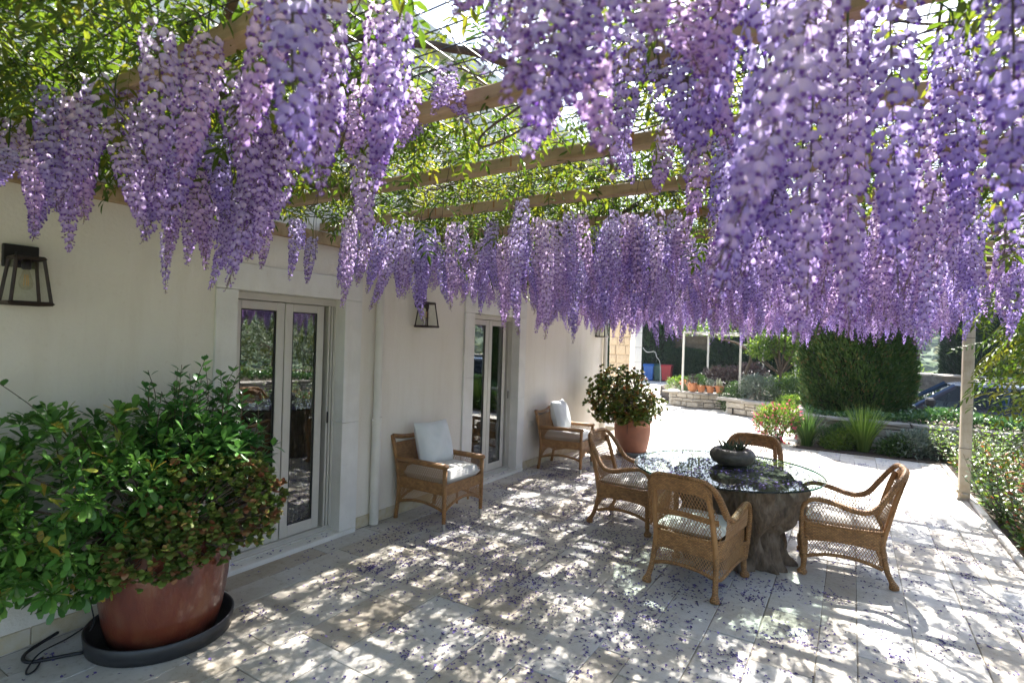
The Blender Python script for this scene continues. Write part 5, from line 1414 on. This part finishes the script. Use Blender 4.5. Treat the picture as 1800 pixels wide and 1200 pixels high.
g = Geo(); g.add([cab(4.43, zb, 1), cab(4.43, zb, -1), cab(4.37, zt - .06, -1), cab(4.37, zt - .06, 1)], [(0, 1, 2, 3)]); part('rear_window', g, M['carglass'], car)
for x in (2.15, 3.1):
    for s_ in (-.38, .38):
        g = Geo(); g.box(x - .06, x + .06, s_ - .22, s_ + .22, .8, 1.38, 0, .04); g.box(x - .03, x + .03, s_ - .1, s_ + .1, 1.4, 1.56, 0, .03); part('seat', g, M['cardark'], car)
g = Geo(); a = np.linspace(0, 6.283, 20); g.tube([(1.62 + .05 * math.sin(q), -.38 + .18 * math.cos(q), 1.28 + .18 * math.sin(q)) for q in a], .014, 6); part('steering_wheel', g, M['cardark'], car)

# ================================================================== wisteria
wis = thing('wisteria', 'old wisteria covering the pergola with hanging lilac flower clusters', 'wisteria', (5.2, 4.3, 0))
WO = np.array([5.2, 4.3, 0.])
LIL = np.array([.545, .455, .75]); LIL2 = np.array([.88, .80, .93]); VIO = np.array([.28, .14, .48]); YEL = np.array([.70, .66, .38]); BUD = np.array([.27, .11, .38]); STEM = np.array([.20, .19, .10])
def floret(banner_n=8, fold=0.0, pal=0.5):
    g = Geo()
    V = [(0, -.18, .12)]; C = [LIL2]
    V.append((0, -.12, -.22)); C.append(YEL)
    for i in range(banner_n + 1):
        a = math.radians(-52 + 284 * i / banner_n)
        r = 1.0 - .10 * math.exp(-((a - math.pi / 2) / .25) ** 2)
        x, z = math.cos(a) * r * 1.05, math.sin(a) * r * .95 + .22
        V.append((x, .28 * abs(x) ** 1.5 - .30 * max(0, z) + .03 * math.sin(5 * a) + fold * abs(x), z)); C.append(LIL * (1.0 - .22 * max(0, -z)) + (LIL2 - LIL) * pal * 1.5 * max(0, z))
    F = [(0, 2 + i, 3 + i) for i in range(banner_n)] + [(0, 1, 2), (0, 2 + banner_n, 1)]
    k = len(V)
    V += [(0, -.05, -.30), (.34, .38, -.34), (-.34, .38, -.34), (0, .80, -.52), (.20, .34, -.86), (-.20, .34, -.86)]
    C += [VIO * .9, VIO * 1.3, VIO * 1.3, VIO * .75, VIO * .8, VIO * .8]
    F += [(k, k + 1, k + 2), (k + 1, k + 3, k + 2), (k, k + 4, k + 1), (k + 1, k + 4, k + 3), (k, k + 2, k + 5), (k + 2, k + 3, k + 5), (k + 4, k + 5, k + 3)]
    g.add(V, F, 0, None, 0, np.clip(C, 0, 1)); return g
def budf():
    g = Geo()
    V = [(0, -.2, 0), (.3, .3, .1), (0, .35, .38), (-.3, .3, .1), (0, .3, -.3), (0, 1.0, -.05)]; C = [STEM, BUD, BUD * 1.8, BUD, BUD, BUD * 1.5]
    g.add(V, [(0, 1, 2), (0, 2, 3), (0, 3, 4), (0, 4, 1), (5, 2, 1), (5, 3, 2), (5, 4, 3), (5, 1, 4)], 0, None, 0, np.clip(C, 0, 1)); return g
FL = [floret(8, 0), floret(8, .18, .8), floret(8, -.1, .2)]; FLO = floret(4); BU = budf()
def raceme(L, r0, k, sz, lo=False, thin=1.0):
    g = Geo()
    bend = unit(1)[0] * [.11, .11, 0]
    ax = lambda t: np.array([bend[0] * t * t * L * 2, bend[1] * t * t * L * 2, -L * t])
    g.tube([ax(t) for t in np.linspace(0, 1, 7)], np.linspace(.0028, .001, 7), 3 if lo else 4, 0, False, col=STEM)
    ph = R.random() * 6.28
    groups = {}
    for i in range(k):
        t = (i + .5) / k; t = .03 + .97 * t; a = i * 2.39996 + ph + R.uniform(-.22, .22)
        open_ = max(0, min(1, (1.02 - t) / .30))
        r = r0 * (.66 + .34 * min(1, t * 6)) * (1 - .22 * t) * (1 - .80 * max(0, (t - .45) / .55) ** 1.25) * R.uniform(.86, 1.10)
        s_ = sz * (.45 + .55 * open_) * R.uniform(.8, 1.2)
        out = np.array([math.cos(a), math.sin(a), 0])
        p = ax(t) + out * r + [0, 0, R.uniform(-.01, .012)]
        d = out + np.array([0, 0, R.uniform(-.30, .12)]) + G.normal(size=3) * .13
        kind = 'b' if R.random() > open_ * 1.6 else R.randint(0, 2)
        groups.setdefault(kind, []).append((p, d, s_, t))
        if not lo and i % 2:
            q = ax(max(0, t - .03)); g.tube([q, (q + p) / 2 + [0, 0, .004], p - out * s_ * .2], [.0012, .001, .0009], 3, 0, False, col=STEM * [1.2, .8, 1.3])
    for kd, it in groups.items():
        T = BU if kd == 'b' else (FLO if lo else FL[kd])
        P = np.array([q[0] for q in it]); D = np.array([q[1] for q in it]); S = np.array([q[2] for q in it]); tt = np.array([q[3] for q in it])
        before = len(g.V)
        g.scatter(T, frames(D, G.uniform(-.5, .5, len(P))) * S[:, None, None], P, np.zeros(len(P)))
        n1 = len(T.V[0]); f = np.repeat(1.08 - .30 * tt, n1)
        g.C[before] *= np.c_[f, f ** 1.6, f ** .5]
        g.C[before] = np.clip(g.C[before], 0, 1)
    return g
VAR = {}
for key, (L, r0, k, sz) in enumerate([(.36, .043, 112, .0128), (.42, .046, 135, .013), (.48, .050, 160, .0132), (.55, .050, 178, .0132), (.62, .048, 192, .013), (.50, .040, 135, .012), (.30, .036, 80, .012), (.66, .044, 190, .0126), (.46, .052, 160, .0136), (.40, .029, 84, .0105)]):
    VAR[key] = (L, r0, raceme(L, r0, k, sz).mesh('raceme', M['petal'], False))
spot = []
NEAR = [(0.76, 0.83, 2.62, 0.36, 0.0532), (0.82, 0.86, 2.43, 0.16, 0.038), (1.28, 0.79, 2.62, 0.47, 0.057), (1.41, 0.82, 2.58, 0.44, 0.0532), (1.53, 0.84, 2.62, 0.46, 0.0532), (1.58, 0.87, 2.52, 0.49, 0.0532), (1.53, 0.95, 2.62, 0.54, 0.0532), (2.08, 0.77, 2.62, 0.46, 0.0532), (1.32, 1.17, 2.59, 0.48, 0.057), (1.97, 0.93, 2.62, 0.54, 0.057), (2.16, 0.87, 2.62, 0.45, 0.0532), (2.01, 1.02, 2.62, 0.47, 0.057), (1.87, 1.17, 2.62, 0.48, 0.0532), (1.93, 1.21, 2.54, 0.65, 0.0494), (1.99, 1.12, 2.62, 0.4, 0.0532), (2.64, 0.76, 2.57, 0.44, 0.0532), (2.9, 0.63, 2.43, 0.4, 0.057), (2.78, 0.79, 2.54, 0.42, 0.0532), (2.47, 1.07, 2.62, 0.49, 0.0532), (2.18, 1.36, 2.62, 0.18, 0.0494), (2.31, 1.32, 2.62, 0.29, 0.0532), (2.7, 1.04, 2.62, 0.48, 0.0532), (2.77, 1.02, 2.59, 0.48, 0.0456), (2.46, 1.41, 2.62, 0.23, 0.0456), (2.28, 1.66, 2.68, 0.16, 0.0456), (2.34, 1.7, 2.77, 0.16, 0.0456), (2.51, 1.56, 2.7, 0.16, 0.0456), (2.56, 1.48, 2.7, 0.16, 0.0456), (1.14, 0.71, 2.39, 0.16, 0.038), (1.04, 1.35, 2.62, 0.56, 0.0456), (0.92, 1.51, 2.58, 0.5, 0.0494), (1.1, 1.51, 2.61, 0.51, 0.0494), (1.07, 1.61, 2.5, 0.54, 0.0456), (1.32, 1.06, 2.51, 0.34, 0.0456), (0.88, 1.02, 2.49, 0.25, 0.0456), (0.68, 1.48, 2.36, 0.42, 0.0266), (3.24, 0.84, 2.42, 0.17, 0.0532), (3.33, 0.78, 2.37, 0.24, 0.0532), (3.39, 0.76, 2.36, 0.31, 0.0532), (3.37, 0.86, 2.37, 0.33, 0.0456), (3.42, 0.83, 2.37, 0.25, 0.0532), (2.92, 1.58, 2.62, 0.28, 0.0456), (3.24, 1.43, 2.62, 0.31, 0.0456), (3.27, 1.57, 2.62, 0.29, 0.0494), (3.38, 1.52, 2.62, 0.36, 0.0494), (3.43, 1.55, 2.62, 0.38, 0.0494), (3.53, 1.26, 2.57, 0.43, 0.0532), (3.49, 0.99, 2.45, 0.19, 0.0532), (3.47, 0.86, 2.4, 0.18, 0.0532), (3.13, 0.89, 2.53, 0.16, 0.0456), (2.99, 1.98, 2.62, 0.26, 0.0456), (3.12, 2.18, 2.62, 0.3, 0.0456), (3.24, 2.25, 2.62, 0.39, 0.0494), (3.34, 2.2, 2.59, 0.42, 0.0494), (3.49, 1.7, 2.37, 0.45, 0.0532), (3.64, 1.13, 2.53, 0.72, 0.0532), (3.74, 0.94, 2.49, 0.64, 0.0532), (3.7, 1.27, 2.54, 0.72, 0.0532), (3.75, 1.46, 2.5, 0.72, 0.0532), (3.82, 1.35, 2.59, 0.72, 0.0532), (3.96, 1.14, 2.54, 0.63, 0.0532), (4.04, 1.48, 2.62, 0.72, 0.0532), (3.57, 1.52, 2.47, 0.58, 0.0532), (3.65, 1.57, 2.56, 0.64, 0.0532), (3.8, 1.78, 2.59, 0.69, 0.0532), (3.98, 1.89, 2.54, 0.62, 0.0532), (4.09, 2.08, 2.56, 0.57, 0.0456), (3.67, 2.29, 2.5, 0.62, 0.0532), (3.47, 2.4, 2.47, 0.55, 0.0532), (3.9, 2.79, 2.57, 0.67, 0.0532), (3.28, 2.75, 2.52, 0.57, 0.0532), (3.64, 1.8, 2.14, 0.37, 0.0456), (3.55, 1.1, 2.56, 0.33, 0.0532), (3.75, 1.69, 2.62, 0.51, 0.057), (3.98, 1.84, 2.62, 0.56, 0.0532), (4.11, 1.99, 2.62, 0.51, 0.0532)]
for x, y, z, L, r in NEAR: spot.append((x, y, z, L, r))
for _ in range(15): spot.append((R.uniform(.7, 2.1), R.uniform(.8, 1.6), R.uniform(2.52, 2.62), R.uniform(.36, .56), .05))
def rac_density(x, y):
    if y < 2.2: return 0
    d = 1.0
    if 1.4 < x < 3.9 and y < 3.5: d *= .08 if y < 3.0 else .7
    if .3 < x < 3.3 and 2.7 < y < 5.6: d *= 1.9
    if x < 1.4 and y < 2.6: d *= .5
    if x < .3 and y < 4: d *= .5
    if x > 4.3: d *= .75
    if 7.6 < y: d *= .9
    return d * (.75 + .5 * math.sin(x * 2.7 + y * 1.9) * math.sin(y * 2.3 - x * 1.1 + .7) + .15)
n = 0
while n < 800:
    x, y = R.uniform(.18, 5.0), R.uniform(2.2, 9.35)
    if R.random() > rac_density(x, y): continue
    L = R.choice([.3, .42, .48, .54, .6, .66]) * R.uniform(.9, 1.12)
    zt = 2.60 - abs(R.gauss(0, .07))
    if x < 1.1 and y < 5.6: L *= .74
    if y < 4.2 and x < 1.5: zt += 0.0
    spot.append((x, y, zt, L, R.uniform(.038, .052))); n += 1
def seen_px(x, y, z):
    dx, dy = x - 3.78, y; f = dx * fx + dy * fy; u = dx * fy - dy * fx
    return f > .2 and abs(u / f) < 1.0, f
cand = []
for i, (x, y, z, L, r) in enumerate(spot):
    v, f = seen_px(x, y, z); cand.append((0 if v else 1, f if v else 99, i))
cand.sort(); keepr = set(c[2] for c in cand[:300])
st = Geo(); low = Geo(); LOWV = [raceme(.5, .048, 130, .0138, True) for _ in range(4)]
for i, (x, y, z, L, r) in enumerate(spot):
    top = sag(x, y)
    if top - z > .02: st.tube(smoothpath([(x + R.uniform(-.05, .05) - WO[0], y + R.uniform(-.05, .05) - WO[1], top), (x - WO[0], y - WO[1], (top + z) / 2), (x - WO[0], y - WO[1], z)], 3), .0024, 4, 0, False)
    if i in keepr:
        k = min(VAR, key=lambda q: abs(VAR[q][0] - L) + abs(VAR[q][1] - r) * 4 + R.random() * .08)
        o = link('raceme', VAR[k][2], wis); sx = R.uniform(.88, 1.02) * (r / VAR[k][1]) ** .5
        o.location = (x - WO[0], y - WO[1], z); o.scale = (sx, sx, L / VAR[k][0]); o.rotation_euler = (R.gauss(0, .07), R.gauss(0, .07), R.uniform(0, 6.28))
    else:
        lv = LOWV[i % 4]; V0 = Geo(); V0.put(lv, Matrix.Translation((x - WO[0], y - WO[1], z)) @ Matrix.Rotation(R.uniform(0, 6.28), 4, 'Z') @ Matrix.Diagonal((1, 1, L / .5, 1)))
        V0.A[0][:] = R.random(); low.put(V0)
part('racemes', low, M['petal'], wis, kind='stuff')
# compound leaves
def compound(L=.26, nl=6, lw=.017, ll=.06):
    g = Geo(); path = np.array([(0, t * L, -.35 * L * t * t) for t in np.linspace(0, 1, 7)])
    g.tube(path, np.linspace(.0018, .0008, 7), 3, 0, False)
    T = Geo(); T.add([(0, 0, 0), (-.5, .35, .12), (0, .5, -.02), (.5, .35, .12), (-.33, .75, .05), (.33, .75, .05), (0, 1, -.16)], [(0, 1, 2), (0, 2, 3), (1, 4, 2), (2, 5, 3), (4, 6, 2), (2, 6, 5)])
    P = []; D = []; S = []
    for i in range(nl):
        t = .22 + .72 * i / (nl - 1); p = (0, t * L, -.35 * L * t * t)
        for s_ in (-1, 1): P.append(p); D.append((s_ * .9, .55, -.35 + R.uniform(-.25, .2))); S.append((lw * R.uniform(.85, 1.15), ll * R.uniform(.85, 1.1) * (1 - .25 * abs(t - .5))))
    P.append((0, L, -.35 * L)); D.append((0, 1, -.7)); S.append((lw, ll))
    S = np.array(S); D = np.array(D, float)
    RS = frames(D); RS = RS * np.stack([S[:, 0], S[:, 1], S[:, 0] * 1.5], 1)[:, None, :]
    g.scatter(T, RS, np.array(P, float)); return g
CL = [compound(.24, 6), compound(.28, 7), compound(.2, 5, .019, .055)]
def canopy_density(x, y):
    d = .62 + .22 * math.sin(x * 2.9 + 1.3 * y + .4) * math.sin(y * 2.4 - x * 1.7) + .25 * math.sin(x * 7.1 - y * 5.3)
    d *= 1 - .97 * math.exp(-(((x - 2.75) / .5) ** 2 + ((y - 1.45) / .45) ** 2)) - .9 * math.exp(-(((x - 3.95) / .3) ** 2 + ((y - 2.2) / .35) ** 2))
    if x < 2.9 and 3.6 < y < 7.4: d += .25
    if x > 3.1 and 3.6 < y < 7: d *= .62
    if x > 4.45: d *= .35
    if y > 8.6: d *= .7
    if x < 2.2 and y < 2.2: d += .5
    if 1.5 < x < 3.6 and 1.9 < y < 3.0: d *= .95
    return max(.02, d)
lv = []
while len(lv) < 8700:
    x, y = R.uniform(.05, 5.15), R.uniform(-1.3, 9.5)
    if R.random() > canopy_density(x, y): continue
    z = MZ + .05 + abs(R.gauss(0, .16)) if R.random() < .93 else R.uniform(2.4, 2.66)
    if z < 2.7 and y < 3 and (x > 2.2 or x < 1.3): z = MZ + .04
    lv.append((x, y, z))
# a leafy curtain on the garden side, and at the near house end
for _ in range(190):
    a = R.random(); yy = R.uniform(4.6, 7.9); lv.append((5.06 + R.uniform(-.12, .25), yy, 2.62 - (1.75 - .5 * max(0, yy - 6.6)) * a * R.random() ** .5))
for _ in range(70):
    yy = R.uniform(5.3, 7.7); lv.append((5.12 + R.uniform(-.08, .3), yy, R.uniform(1.15 + .25 * max(0, yy - 6), 2.6)))
for _ in range(40): lv.append((R.uniform(4.6, 5.2), R.uniform(3.6, 5.6), R.uniform(2.2, 2.7)))
for _ in range(330): lv.append((R.uniform(.1, 2.3), R.uniform(.35, 1.9), R.uniform(2.58, 3.0)))
P = np.array(lv); m = len(P)
a = G.random(m) * 6.28; D = np.c_[np.cos(a), np.sin(a), G.uniform(-.9, .35, m)]
curt = P[:, 0] > 4.9; D[curt] += [-.5, -.7, -.2]
dist = np.linalg.norm(P - [3.78, 0, 1.75], axis=1)
vis_ = np.array([seen_px(*p)[0] for p in P]); order = np.argsort(np.where(vis_, dist, 99)); pick = set(order[:260].tolist())
CM = [c.mesh('leaf', M['wleaf'], False) for c in CL]
FR = frames(D, G.uniform(-.5, .5, m)) * (G.uniform(.8, 1.25, m) * np.where(curt, 1.4, 1))[:, None, None]
which = G.integers(0, 3, m); g = Geo()
for i in sorted(pick):
    o = link('leaf', CM[which[i]], wis); q = P[i] - WO
    o.matrix_local = Matrix([[*FR[i][r_], q[r_]] for r_ in range(3)] + [[0, 0, 0, 1]])
for k in range(3):
    idx = [i for i in range(m) if which[i] == k and i not in pick]; g.scatter(CL[k], FR[idx], P[idx] - WO)
part('foliage', g, M['wleaf'], wis, kind='stuff')
# woody stems: trunk up the outer post, arms along the beams, and loose twining shoots
g = Geo()
def arm(pts, r0, r1, sides=8, n=8, jig=.0):
    p = smoothpath(pts, n) - WO
    p += np.c_[G.normal(size=len(p)) * jig, G.normal(size=len(p)) * jig, G.normal(size=len(p)) * jig * .6]
    g.tube(p, np.linspace(r0, r1, len(p)), sides, 0, False)
arm([(5.2, 4.3, -.1), (5.14, 4.28, .8), (5.08, 4.36, 1.6), (5.1, 4.25, 2.3), (4.98, 4.5, 2.66), (4.5, 4.9, 2.74)], .075, .045)
arm([(5.05, 4.3, 2.5), (4.7, 5.4, 2.45), (4.95, 6.3, 2.52), (4.4, 7.6, 2.72)], .04, .018, 7, 8, .006)
arm([(5.12, 4.3, 2.2), (4.98, 4.9, 2.40), (4.6, 5.5, 2.5), (3.9, 6.3, 2.72)], .035, .015, 7, 8, .006)
for k in range(16):
    x, y = R.uniform(.3, 4.8), R.uniform(.2, 8.5); a = R.uniform(2.2, 4.2); p = [(x, y, sag(x, y) + .03)]
    for q in range(R.randint(5, 9)):
        a += R.uniform(-.5, .5); x += math.cos(a) * .35; y += math.sin(a) * .35; p.append((max(.1, min(4.95, x)), y, MZ + R.uniform(-.03, .09)))
    arm(p, R.uniform(.012, .026), .006, 6, 6, .004)
for k in range(230):
    x, y = R.uniform(.2, 4.9), R.uniform(.2, 8) if k < 130 else R.uniform(1.6, 4.2); a = R.random() * 6.28; p = [(x, y, MZ + R.uniform(0, .1))]
    for q in range(R.randint(4, 7)):
        a += R.uniform(-.7, .7); x += math.cos(a) * .16; y += math.sin(a) * .16; p.append((x, y, MZ + R.uniform(-.05, .14)))
    arm(p, .0045, .002, 4, 4)
arm([(2.8, 1.65, 2.60), (2.62, 1.62, 2.5), (2.68, 1.55, 2.42), (2.85, 1.6, 2.5), (2.95, 1.7, 2.68)], .0055, .0035, 6)
for k in range(30):
    x, y = R.uniform(.3, 4.5), R.uniform(.7, 6); l = R.uniform(.2, .6)
    arm([(x, y, MZ), (x + R.uniform(-.08, .08), y + R.uniform(-.08, .08), MZ - l * .5), (x + R.uniform(-.12, .12), y + R.uniform(-.12, .12), MZ - l)], .0022, .001, 3, 4)
part('stems', g, M['bark'], wis, True, kind='stuff')
part('flower_stalks', st, M['mid'], wis, kind='stuff')

# ================================================================== fallen petals
pt = Geo(); pt.add([(0, 0, .1), (-.55, .3, .32), (0, .55, .05), (.55, .3, .30), (-.3, .85, .28), (.3, .85, .30), (-.2, -.2, .25), (.2, -.25, .2), (0, -.8, .12)],
       [(0, 2, 1), (0, 3, 2), (1, 2, 4), (2, 3, 5), (2, 5, 4), (0, 6, 8), (0, 8, 7), (6, 7, 8)], 0, None, 0, np.array([[.155, .125, .29]] * 6 + [[.065, .038, .14]] * 3))
def petals(name, P, lb, sz=(.010, .017), nm=None):
    m = len(P); D = np.c_[unit(m)[:, :2], G.normal(size=m) * .15]
    g = Geo(); g.scatter(pt, frames(D, G.uniform(-.35, .35, m)) * G.uniform(*sz, m)[:, None, None], P)
    f = np.repeat(G.uniform(.55, 1.25, m) * np.where(G.random(m) < .07, 2.3, 1.0), 9)[:, None]
    g.C[0] = np.clip(g.C[0] * f, 0, 1)
    o = link(name, g.mesh(name, M['fallen']), kind='stuff', label=lb, cat='petals')
cl = []
while len(cl) < 460:
    x, y = R.uniform(.1, 4.95), R.uniform(.9, 10.6)
    dn = .18 + .95 * math.exp(-((x - 1.9) / 1.5) ** 2) * (1 if y > 2.2 else .5) + (.35 if y > 3 else 0)
    if x < 1.2 and y < 2.4: dn *= .35
    if R.random() < dn: cl.append((x, y, R.uniform(.03, .17), R.randint(4, 46)))
for _ in range(300): cl.append((R.uniform(.3, 2.9), R.uniform(2.6, 8.5), R.uniform(.05, .2), R.randint(8, 40)))
P = []
for x, y, s_, k in cl:
    ax_, sy_ = R.uniform(.6, 1.5), R.uniform(.6, 1.5)
    for _ in range(k): P.append((x + R.gauss(0, s_) * ax_, y + R.gauss(0, s_) * sy_, .001))
np0 = len(P)
while len(P) < np0 + 2400: P.append((R.uniform(.05, 4.98), 1.0 + 9.8 * R.random(), .001))
P = np.array(P)
tb = np.hypot(P[:, 0] - 2.95, P[:, 1] - 4.94) > .34
P = P[tb & (P[:, 0] > .06) & (P[:, 1] < 10.85) & (np.hypot(P[:, 0] - .425, P[:, 1] - 1.64) > .4)]
petals('fallen_petals', P, 'violet wisteria petals strewn over the pale paving')
q = 1000; a = G.random(q) * 6.28; r_ = .69 * np.sqrt(G.random(q)); P = np.c_[2.9 + np.cos(a) * r_, 4.84 + np.sin(a) * r_, np.full(q, .7465)]
P = P[np.hypot(P[:, 0] - 2.93, P[:, 1] - 4.98) > .16]; P = P[(np.sin(P[:, 0] * 9) * np.sin(P[:, 1] * 8 + 1) > -.5)]
petals('fallen_petals', P, 'violet petals lying on the glass table top', (.011, .019))
P = np.c_[G.uniform(-.1, .03, 60), np.r_[G.uniform(2.3, 3.25, 40), G.uniform(5.2, 6.2, 20)], np.full(60, .0365)]
petals('fallen_petals', P, 'few petals lying along the door thresholds')

# ================================================================== haze over the valley
g = Geo(); g.box(-640, 660, -640, 660, -16, 140)
hz = bpy.data.materials.new('valley_haze'); hz.use_nodes = True; t = hz.node_tree; t.nodes.clear()
vo = N(t, 'ShaderNodeVolumePrincipled'); vo.inputs['Color'].default_value = (.72, .84, 1.0, 1); vo.inputs['Density'].default_value = HAZE; vo.inputs['Anisotropy'].default_value = .2
ho = N(t, 'ShaderNodeOutputMaterial'); t.links.new(vo.outputs[0], ho.inputs['Volume'])
link('haze', g.mesh('haze', hz), kind='stuff')
